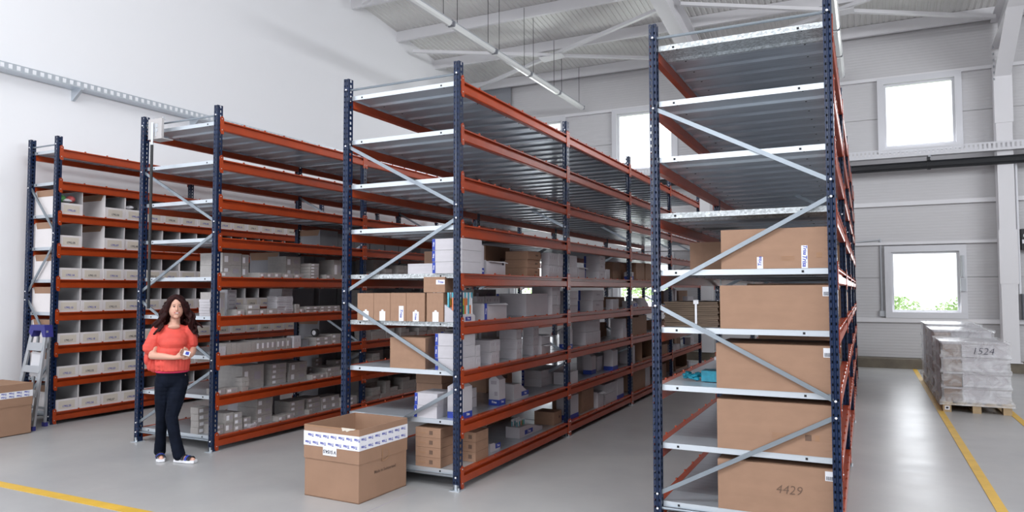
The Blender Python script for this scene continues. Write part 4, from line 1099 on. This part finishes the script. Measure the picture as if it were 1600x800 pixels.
o = obj('brown_carton', ubox('kraft', .9), None, (-3.50, 5.345, LZ[4] + .257), (.22, .3, .135)); tag(o, 'flat brown carton with printed tape on top of the tagged carton row, middle rack', 'carton')
labf(o, 'tape_strip', .13, .218, .07, .11, 'label_white', (.22, .3, .135)); txt(o, BRAND, .03, 'blue_ink', (.175, -.003, .09), 'f', (.22, .3, .135), bold=.0006)
# strapped pile of flat cardboard on the right rack
t = empty('cardboard_pile', (-1.38, 5.42, LZ[4])); tag(t, 'pile of flat brown cardboard tied with a white strap on the right rack', 'cardboard')
for k in range(13): obj('cardboard_sheet', MB().box(.004 * (k % 3), .40 + .004 * ((k * 2) % 3), .004 * (k % 2), .62, .002 + k * .0142, .002 + k * .0142 + .0128, 'ply_edge'), t)
obj('strap', MB().box(.235, .25, -.004, .624, .19, .193, 'label_white').box(.235, .25, -.006, -.003, 0.002, .193, 'label_white').box(.225, .262, -.008, -.004, .17, .2, 'label_white'), t)
# teal plastic bag and white paper
mb = MB()
rb = random.Random(3)
for k in range(26):
    x = rb.uniform(0, .14); mb.ball((x, rb.uniform(-.05, .05), .02 + rb.uniform(0, .035)), (rb.uniform(.012, .03), .02, rb.uniform(.008, .018)), 'teal', 7)
mb.box(.14, .30, -.06, .10, .005, .085, 'teal')
tag(obj('plastic_bag', mb, None, (-1.27, 5.6, LZ[3] + .001)), 'crumpled teal plastic bag lying on the right rack shelf by the carton', 'bag')
tag(obj('paper_sheet', MB().box(0, .2, 0, .3, 0, .03, 'label_white'), None, (-1.36, 7.30, LZ[3] + .002)), 'white paper lying far back on the shelf behind the teal bag', 'paper')
tag(obj('adhesive_tape_roll', MB().tube((0, 0, 0), (0, .05, 0), .05, 'black', 14).tube((0, -.001, 0), (0, .051, 0), .03, 'label_white', 12), None, (-6.3, 7.1, LZ[3] + .16)), 'black roll standing on the small cartons, third shelf, rack behind the woman', 'roll')

# ------------------------------------------------------------------ big cartons on the floor
def floor_carton(name, corner, wx, wy, h, rotz, label, fold, top_open=True, tape=(0.43, .51)):
    t = empty(name, (corner[0], corner[1], 0), (0, 0, rotz)); tag(t, label, 'carton')
    T = .008; mb = MB()
    def walls(z0, z1, o, m='kraft'):
        mb.box(-o, wx + o, -o, T - o, z0, z1, m); mb.box(-o, wx + o, wy - T + o, wy + o, z0, z1, m)
        mb.box(-o, T - o, T - o, wy - T + o, z0, z1, m); mb.box(wx - T + o, wx + o, T - o, wy - T + o, z0, z1, m)
    walls(0.0, fold, 0); mb.box(0, wx, 0, wy, 0, .008, 'kraft')
    obj('lower_box', mb, t); mb = MB(); walls(fold - .02, h, .006); obj('raised_sleeve', mb, t)
    if not top_open: obj('top_flap', MB().box(0, wx, 0, wy / 2 - .003, h - .01, h - .002, 'kraft').box(0, wx, wy / 2 + .003, wy, h - .01, h - .002, 'kraft_lid'), t)
    return t, wx, wy, h
t, wx, wy, h = floor_carton('open_carton', (-4.22, 4.665), .575, .625, .585, R(-2.0), 'large open brown carton with printed white tape standing on the floor', .33)
for nm, z in (('tape_band', .475), ('tape_band', .4168)):
    obj(nm, MB().box(-.008, wx + .008, -.0085, -.0065, z, z + .058, 'label_white').box(wx + .0065, wx + .0085, -.008, wy + .006, z, z + .058, 'label_white'), t)
for z in (.504, .444):
    for k in range(7): txt(t, BRAND, .032, 'blue_ink', (.045 + k * .082 + (.03 if z > .5 else 0), -.010, z), 'f', roll=math.pi, bold=.0008)
    for k in range(7): txt(t, BRAND, .032, 'blue_ink', (wx + .010, .05 + k * .087, z), 'r', roll=math.pi, bold=.0008)
obj('white_sticker', MB().box(.205, .35, -.0105, -.0088, .352, .43, 'label_white'), t)
txt(t, 'V 5154.5', .038, 'ink', (.277, -.0125, .385), 'f', roll=math.pi, shear=0, bold=.0008)
txt(t, 'Made in Switzerland', .035, 'ink_brown', (wx + .0035, .33, .21), 'r', shear=0, bold=.0004)
txt(t, 'D', .17, 'kraft_lid', (wx + .0085, .33, .33), 'r', shear=0, bold=-.001)
obj('torn_tape', MB().prism([(.40, .590), (.41, .562), (.44, .570), (.455, .560), (.49, .575), (.53, .580), (.545, .590)], 'y', -.0095, -.0065, 'label_cream'), t); obj('tape_residue', MB().box(-.004, .56, -.0085, -.0064, .574, .5855, 'kraft_lid'), t)
t, wx, wy, h = floor_carton('closed_carton', (-10.02, 4.35), .62, .62, .60, R(0), 'brown carton with printed white tape cut off by the left photo edge', .36, False)
t.location = (-9.62, 4.62, 0)
obj('tape_band', MB().box(-.008, wx + .008, -.0085, -.0065, .44, .515, 'label_white').box(wx + .0065, wx + .0085, -.008, wy + .006, .44, .515, 'label_white'), t)
for z in (.497, .46):
    for k in range(7): txt(t, BRAND, .03, 'blue_ink', (.045 + k * .085, -.010, z), 'f', roll=math.pi, bold=.0008)
    for k in range(7): txt(t, BRAND, .03, 'blue_ink', (wx + .010, .05 + k * .085, z), 'r', roll=math.pi, bold=.0008)

# ------------------------------------------------------------------ step ladder leaning folded against the wall rack end
t = empty('step_ladder', (-9.4, 5.45, 0)); tag(t, 'aluminium step ladder with a dark blue top standing at the wall rack end', 'ladder')
def P(a, b, s):
    return tuple(a[i] + (b[i] - a[i]) * s for i in range(3))
LA, LB_ = (-.31, -.04, .0), (-.06, .05, 1.2); RA, RB = (.28, -.12, 0), (.21, .05, 1.2)
LA2, LB2 = (-.22, .12, 0), (-.03, .10, 1.12); RA2, RB2 = (.12, .12, 0), (.19, .10, 1.12)
obj('front_rail', MB().bar(LA, LB_, .055, .025, 'alu', up=(0, 1, 0)), t); obj('front_rail', MB().bar(RA, RB, .055, .025, 'alu', up=(0, 1, 0)), t)
obj('rear_rail', MB().bar(LA2, LB2, .035, .02, 'alu', up=(0, 1, 0)), t); obj('rear_rail', MB().bar(RA2, RB2, .035, .02, 'alu', up=(0, 1, 0)), t)
for s in (.13, .36, .6): obj('tread', MB().bar(P(LA, LB_, s), P(RA, RB, s), .03, .085, 'alu', up=(0, .3, 1)), t)
obj('rear_stay', MB().bar(P(LA2, LB2, .2), P(RA2, RB2, .2), .02, .03, 'alu'), t)
obj('platform', MB().bar(P(LA, LB_, .83), P(RA, RB, .83), .04, .10, 'alu', up=(0, .3, 1)), t)
obj('top_cap', MB().prism([(-.10, 1.18), (-.06, 1.27), (.22, 1.27), (.25, 1.12), (.19, 1.12), (.15, 1.20), (.0, 1.20), (-.04, 1.12)], 'y', .02, .12, 'purple'), t)
for q in (LA, RA, LA2, RA2): obj('foot', MB().box(q[0] - .03, q[0] + .03, q[1] - .02, q[1] + .02, 0, .05, 'purple'), t)
obj('info_panel', MB().bar((.02, .03, .63), (.05, .045, .93), .20, .004, 'frame_white', up=(0, 1, 0)), t)

# ------------------------------------------------------------------ telescopic pole hooked on the rack behind the woman
t = empty('hanging_plate', (-7.2, 5.40, 3.42)); tag(t, 'pale grey plate box hanging on the top rail of rack behind the woman', 'plate')
obj('plate_body', MB().box(0, .22, -.03, .0, -.02, .20, 'grey_plate').box(0, .22, -.03, .12, -.03, -.02, 'grey_plate').box(.02, .035, 0, .03, .19, .22, 'duct_grey').box(.19, .205, 0, .03, .19, .22, 'duct_grey'), t)
obj('keyhole', MB().box(.10, .16, -.034, -.03, .10, .14, 'duct_grey').box(.10, .16, -.034, -.03, .05, .085, 'duct_grey').box(.12, .135, -.036, -.03, .0, .14, 'duct_grey'), t)
t = empty('telescopic_pole', (-7.10, 5.345, 1.5)); tag(t, 'long black pole with silver tip hanging from the pale grey plate', 'pole')
obj('pole_body', MB().tube((0, 0, 0), (0, 0, 1.82), .016, 'black', 12), t); obj('silver_tip', MB().tube((0, 0, 1.82), (0, 0, 2.07), .013, 'zinc', 12), t)

# ------------------------------------------------------------------ pallets with wrapped goods
def pallet(i, y, layers, lh, mark, lbl):
    t = empty('wooden_pallet', (.93, y, 0)); tag(t, 'wooden pallet under the %s wrapped load beside the yellow line' % lbl, 'pallet', 'pallets in the marked lane')
    for a in (0, .35, .7): obj('bottom_board', MB().box(a, a + .1, 0, 1.2, 0, .022, 'wood'), t)
    for a in (0, .35, .7):
        for b in (0, .53, 1.06): obj('block', MB().box(a, a + .1, b, b + .14, .022, .1, 'wood'), t)
    for b in (0, .53, 1.06): obj('cross_board', MB().box(0, .8, b, b + .14, .1, .122, 'wood'), t)
    for k in range(5): obj('deck_board', MB().box(k * .17, k * .17 + .12, 0, 1.2, .122, .144, 'wood'), t)
    if i == 0: obj('stamp', MB().box(.02, .08, -.002, 0, .03, .085, 'label_white').box(.035, .065, -.003, -.002, .045, .07, 'ink'), t)
    for k in range(layers):
        z = .146 + k * lh
        for c, (xa, xb, ya, yb, m) in enumerate(((.02, .24, .02, .57, 'kraft_dark'), (.245, .77, .02, .57, 'card_white'), (.02, .39, .60, 1.18, 'card_white'), (.40, .77, .60, 1.18, 'kraft'))):
            if c == 3 and k < layers - 1: continue
            if m == 'kraft_dark' and k % 2 and i: m = 'kraft'
            b = obj('packed_carton', MB().box(0, xb - xa - .005, 0, yb - ya, 0, lh - .03, m).box(-.004, xb - xa, -.004, yb - ya + .002, lh - .032, lh - .006, 'card_white'), None, (.93 + xa, y + ya, z))
            tag(b, '%s carton in the %s wrapped load, %s layer, %s' % ('brown' if 'kraft' in m else 'pale', lbl, od(k + 1), ('front left', 'front right', 'rear left', 'rear right')[c]), 'carton', 'cartons wrapped on the %s pallet' % lbl)
    # loose film around the load, wavy at the layer gaps
    mb = MB(); nz = 40; top = .146 + layers * lh + .01; ring = []
    per = [(0, 0), (.1, -.004), (.3, .004), (.55, -.004), (.79, 0), (.796, .3), (.79, .6), (.796, .9), (.79, 1.2), (.5, 1.204), (.2, 1.2), (0, 1.2), (-.004, .9), (0, .6), (-.005, .3)]
    rb = random.Random(i)
    for j in range(nz + 1):
        z = .10 + (top - .10) * j / nz; f = ((z - .146) / lh) % 1
        o = .014 + (.012 if (f < .16 or f > .9) else 0) - .006 * math.sin(f * math.pi) + (.04 * max(0, (.2 - z) / .1) if z < .2 else 0)
        for p, q in per:
            cx, cy = p - .395, q - .6; s = 1 + (o + rb.uniform(-.003, .003)) / .45
            mb.v.append((cx * s + .395, cy * (1 + (o + rb.uniform(-.003, .003)) / .62) + .6, z))
    n = len(per); mb.mats = ['film']
    for j in range(nz):
        for k in range(n): mb.f.append((j * n + k, j * n + (k + 1) % n, (j + 1) * n + (k + 1) % n, (j + 1) * n + k)); mb.m.append(0)
    mb.f.append(tuple(nz * n + k for k in range(n))); mb.m.append(0)
    w = obj('stretch_film', mb, None, (.93, y, .002)); tag(w, 'clear stretch film around the %s pallet load' % lbl, 'film')
    if mark:
        me = text_mesh('1524', .13, 'ink', .25, -.002); m_ = obj('handwriting', me, w, (.48, -.035, top - .13))
pallet(0, 11.66, 4, .205, True, 'front'); pallet(1, 12.98, 4, .228, False, 'middle'); pallet(2, 14.3, 4, .236, False, 'rear')

# ------------------------------------------------------------------ greenery outside the windows
for i, (x, y, z, r) in enumerate(((.9, 32, -1.0, 1.5), (3.6, 34, -.85, 1.3), (-9.5, 33, 0, 1.6), (-17, 34, 0, 2))):
    rb = random.Random(i + 5); mb = MB()
    for k in range(1100):
        a = rb.uniform(0, 6.28); e = rb.uniform(0, 1); q = Vector((math.cos(a) * e * r * 1.3, math.sin(a) * e * r, (1 - e * e) ** .5 * r * rb.uniform(.5, 1.15) + .9))
        d = Vector((rb.uniform(-1, 1), rb.uniform(-1, 1), rb.uniform(-1, 1))).normalized() * .10; u = d.cross(Vector((0, .3, 1))).normalized() * .06
        mb.add([q - d, q + u, q + d, q - u], [(0, 1, 2, 3)], 'foliage_pale' if k % 2 else 'foliage')
    mb.tube((0, 0, -.2), (0, 0, 1.6), .08, 'wood', 6)
    o = obj('bush', mb, None, (x, y, z - .2)); tag(o, ['leafy green bush outside, left in the lower right window', 'leafy bush outside, right in the lower right window', 'green bush outside the middle lower far window', 'green bush outside the leftmost lower far window'][i], 'bush')

# ------------------------------------------------------------------ the woman
def fuse(name, parts, voxel, mats, smooth=2):
    """parts: tapered capsules/ellipsoids merged by voxel remesh into one continuous surface"""
    mb = MB()
    for p in parts:
        if p[0] == 'e':
            c, r = p[1], p[2]; k0 = len(mb.v); mb.ball((0, 0, 0), r, mats[0], 18)
            if len(p) == 4:
                E = Euler(p[3]).to_matrix(); mb.v[k0:] = [tuple(E @ Vector(v)) for v in mb.v[k0:]]
            mb.v[k0:] = [(v[0] + c[0], v[1] + c[1], v[2] + c[2]) for v in mb.v[k0:]]
        else:
            pts = p[1]            # chain of (point, radius)
            for (a, ra), (b, rb_) in zip(pts, pts[1:]):
                a = Vector(a); b = Vector(b); n = max(2, int((b - a).length / (min(ra, rb_) * .45)))
                for k in range(n + 1):
                    s = k / n; r = ra + (rb_ - ra) * s; mb.ball(a.lerp(b, s), (r, r, r), mats[0], 10)
    out = bpy.data.meshes.new(name)
    for m in mats: out.materials.append(MATS[m])
    PENDING.append(('fuse', out, mb.mesh('raw'), voxel, smooth)); return out
WT = empty('person', (-6.30, 5.03, 0), (0, 0, R(51.3)))
tag(WT, 'woman in red blouse and dark jeans walking between racks, hands held together', 'person')
hd = (.022, -.01, 1.530)
def hand(wr, out, up):
    wr = Vector(wr); out = Vector(out).normalized(); up = Vector(up).normalized(); side = out.cross(up).normalized()
    P = [('c', [(tuple(wr), .022), (tuple(wr + out * .05), .026), (tuple(wr + out * .085), .024)])]
    for k, (o_, l) in enumerate(((-.027, .07), (-.009, .078), (.009, .072), (.027, .058))):
        b = wr + out * .085 + up * o_; m = b + out * l * .5 + side * -.006; e = m + out * l * .35 + side * -.03
        P.append(('c', [(tuple(b), .0095), (tuple(m), .0088), (tuple(e), .0075)]))
    b = wr + out * .03 + up * .022; P.append(('c', [(tuple(b), .012), (tuple(b + out * .03 + up * .025), .0105), (tuple(b + out * .058 + up * .03), .009)]))
    return P
elL, wrL = (-.185, -.03, 1.05), (.015, -.175, 1.035)
elR, wrR = (.185, .03, 1.09), (.165, -.16, 1.05)
body = [('e', (hd[0], hd[1] + .02, hd[2] + .03), (.074, .090, .088)), ('e', (hd[0], hd[1] - .015, hd[2] - .035), (.066, .070, .082)), ('e', (hd[0] + .003, hd[1] - .052, hd[2] - .093), (.028, .026, .022)),
        ('e', (hd[0] + .006, hd[1] - .088, hd[2] - .022), (.012, .018, .017)), ('c', [((hd[0] + .005, hd[1] - .076, hd[2] + .012), .008), ((hd[0] + .006, hd[1] - .092, hd[2] - .016), .010)]),
        ('e', (hd[0] - .073, hd[1] + .015, hd[2] - .005), (.010, .018, .030)), ('e', (hd[0] + .073, hd[1] + .015, hd[2] - .005), (.010, .018, .030)),
        ('c', [((.018, .02, 1.46), .048), ((.012, .025, 1.37), .052), ((.0, .03, 1.31), .075)]),
        ('e', (0, .03, 1.27), (.155, .085, .085)), ('e', (0, .02, 1.17), (.14, .10, .13)), ('e', (0, .02, 1.02), (.12, .09, .16)), ('e', (0, .03, .88), (.145, .105, .12)),
        ('c', [((-.150, .02, 1.285), .052), ((-.168, .0, 1.17), .044), (elL, .038), ((-.09, -.10, 1.045), .035), (wrL, .023)]),
        ('c', [((.150, .02, 1.285), .052), ((.172, .03, 1.19), .043), (elR, .037), ((.178, -.07, 1.07), .034), (wrR, .023)]),
        ('c', [((-.07, .03, .84), .08), ((-.088, .06, .44), .045), ((-.10, .12, .09), .035)]), ('c', [((.06, .02, .84), .08), ((.0, -.08, .44), .045), ((.08, -.148, .09), .035)])]
body += hand(wrL, (.95, -.2, .12), (0.0, -.1, 1)) + hand(wrR, (-.55, -.35, .25), (.15, 0, 1))
body += [('c', [((-.10, .11, .05), .032), ((-.09, .0, .035), .028), ((-.083, -.055, .032), .022)]), ('c', [((.085, -.145, .05), .032), ((.155, -.21, .035), .028), ((.20, -.245, .032), .022)])]
B = obj('body', fuse('body', body, .0055, ['skin'], 3), WT)
# jeans
je = [('e', (-.002, .028, .875), (.150, .112, .09)), ('e', (-.004, .035, .80), (.160, .122, .11)),
      ('c', [((-.075, .03, .77), .092), ((-.085, .05, .60), .079), ((-.088, .06, .42), .060), ((-.095, .10, .22), .055), ((-.10, .12, .075), .060)]),
      ('c', [((.065, .01, .77), .093), ((.035, -.04, .60), .081), ((.0, -.08, .44), .063), ((.035, -.12, .24), .057), ((.075, -.15, .075), .062)])]
obj('jeans', fuse('jeans', je, .008, ['denim'], 3), WT)
# blouse: loose, with wide draped sleeves
bl = [('e', (0, .03, 1.30), (.150, .088, .060)), ('e', (0, .01, 1.21), (.158, .112, .115)), ('e', (.0, -.045, 1.175), (.135, .085, .085)),
      ('e', (0, .005, 1.07), (.158, .128, .15)), ('e', (0, .015, .97), (.170, .135, .095)), ('e', (.0, .02, .915), (.162, .125, .05)),
      ('c', [((-.150, .02, 1.290), .060), ((-.178, .01, 1.20), .070), ((-.205, .01, 1.13), .074)]), ('c', [((.145, .02, 1.290), .060), ((.168, .03, 1.21), .064), ((.175, .035, 1.16), .062)]),
      ('e', (-.225, .045, 1.05), (.035, .05, .10), (0, .15, 0)), ('e', (-.205, .055, .99), (.035, .045, .10), (0, .05, 0)), ('e', (-.16, .06, .95), (.06, .05, .08)), ('e', (.175, .07, 1.10), (.035, .04, .08))]
rq = random.Random(2)
for k in range(26):      # soft vertical folds gathered at the hem
    a = rq.uniform(-2.9, -.2); r0 = .150; bl.append(('c', [((r0 * math.cos(a), .01 + .112 * math.sin(a), .90), .012), (((r0 + .012) * math.cos(a), .01 + .125 * math.sin(a), .99 + rq.uniform(0, .06)), .012), ((r0 * math.cos(a), .02 + .105 * math.sin(a), 1.12), .010)]))
bo = obj('blouse', fuse('blouse', bl, .007, ['blouse'], 2), WT)
obj('undershirt_hem', fuse('undershirt_hem', [('e', (0, .027, .885), (.163, .123, .032))], .008, ['top_pink'], 1), WT, label='pink hem showing below the red blouse')
obj('neckline_skin', fuse('neckline_skin', [('e', (.006, -.052, 1.335), (.058, .022, .030), (.5, 0, 0))], .005, ['skin'], 1), B)
# hair: long and wavy
rb = random.Random(8)
ha = [('e', (hd[0], hd[1] + .045, hd[2] + .045), (.094, .088, .086)), ('e', (hd[0], hd[1] + .06, hd[2] - .03), (.098, .062, .12)),
      ('c', [((hd[0] - .012, hd[1] - .04, hd[2] + .105), .022), ((hd[0] - .06, hd[1] - .045, hd[2] + .055), .024), ((hd[0] - .086, hd[1] - .02, hd[2] - .03), .026)]),
      ('c', [((hd[0] - .005, hd[1] - .04, hd[2] + .105), .022), ((hd[0] + .055, hd[1] - .045, hd[2] + .060), .024), ((hd[0] + .084, hd[1] - .02, hd[2] - .03), .026)])]
for k in range(46):
    a = math.pi * (k / 45.0) * 1.3 - .45; sx = math.cos(a); sy = math.sin(a)
    x0 = hd[0] + sx * .085; y0_ = hd[1] + .03 + sy * .075; pts = []; L = rb.uniform(.24, .34); ph = rb.uniform(0, 6.28); sp = rb.uniform(.14, .34)
    for j in range(10):
        s = j / 9; pts.append(((x0 + sx * sp * s * .45 + .017 * math.sin(ph + s * 13), y0_ + sy * .02 * s - (.03 * s if abs(sx) > .75 else 0) + .017 * math.cos(ph + s * 13), hd[2] + .04 - L * s), .017 - .007 * s))
    ha.append(('c', pts))
obj('hair', fuse('hair', ha, .0065, ['hair'], 1), WT)
for s in (-1, 1):
    ex = hd[0] + .008 + s * .027
    obj('eye', MB().ball((ex, hd[1] - .0755, hd[2] + .006), (.0105, .005, .0048), 'eye_white', 10).ball((ex + .002, hd[1] - .0795, hd[2] + .006), (.0058, .0025, .0045), 'hair', 8).bar((ex - .012, hd[1] - .081, hd[2] + .011), (ex + .012, hd[1] - .081, hd[2] + .011), .003, .003, 'hair'), B)
    obj('eyebrow', MB().bar((ex - .014, hd[1] - .080, hd[2] + .024), (ex + .014, hd[1] - .080, hd[2] + .026), .004, .004, 'hair'), B)
m_ = MB()
for k in range(6):
    t0, t1 = -1 + k / 3, -1 + (k + 1) / 3
    m_.bar((hd[0] + .008 + .024 * t0, hd[1] - .084 + .006 * t0 * t0, hd[2] - .058 + .008 * t0 * t0), (hd[0] + .008 + .024 * t1, hd[1] - .084 + .006 * t1 * t1, hd[2] - .058 + .008 * t1 * t1), .006, .010, 'lips')
m_.box(hd[0] - .007, hd[0] + .022, hd[1] - .089, hd[1] - .086, hd[2] - .060, hd[2] - .055, 'label_white')
obj('mouth', m_, B)
def shoe(ank, toe):
    a = Vector(ank); b = Vector(toe); d = (b - a); d.z = 0; L = d.length; d.normalize(); n = Vector((-d.y, d.x, 0)); mb = MB()
    sec = [(-.055, .030), (-.03, .036), (.05, .034), (.10, .042), (L * .9, .044), (L + .03, .028)]
    pts = [a + d * s + n * w for s, w in sec] + [a + d * s - n * w for s, w in reversed(sec)]
    mb.prism([(p.x, p.y) for p in pts], 'z', .004, .03, 'label_white')
    for s in (.35, .62, .85):
        c = a + d * L * s
        for k in range(6):
            t0, t1 = math.pi * k / 6, math.pi * (k + 1) / 6; h = .052 - .02 * s
            mb.bar(c + n * .043 * math.cos(t0) + Vector((0, 0, .03 + h * math.sin(t0))), c + n * .043 * math.cos(t1) + Vector((0, 0, .03 + h * math.sin(t1))), .006, .026, 'blue' if s == .62 else 'black', up=d)
    return mb
obj('sandal', shoe((-.10, .11, 0), (-.085, -.05, 0)), WT); obj('sandal', shoe((.085, -.145, 0), (.20, -.245, 0)), WT)
o = obj('small_packet', MB().box(-.03, .03, -.012, .012, -.02, .025, 'label_white').box(-.012, .02, -.014, -.012, -.01, .02, 'blue_ink'), None, WT.matrix_basis @ Vector((.125, -.235, 1.075)), None, (0, .3, R(51)))
tag(o, 'small white and violet packet held in the hands of the woman', 'packet')
finish_pending()
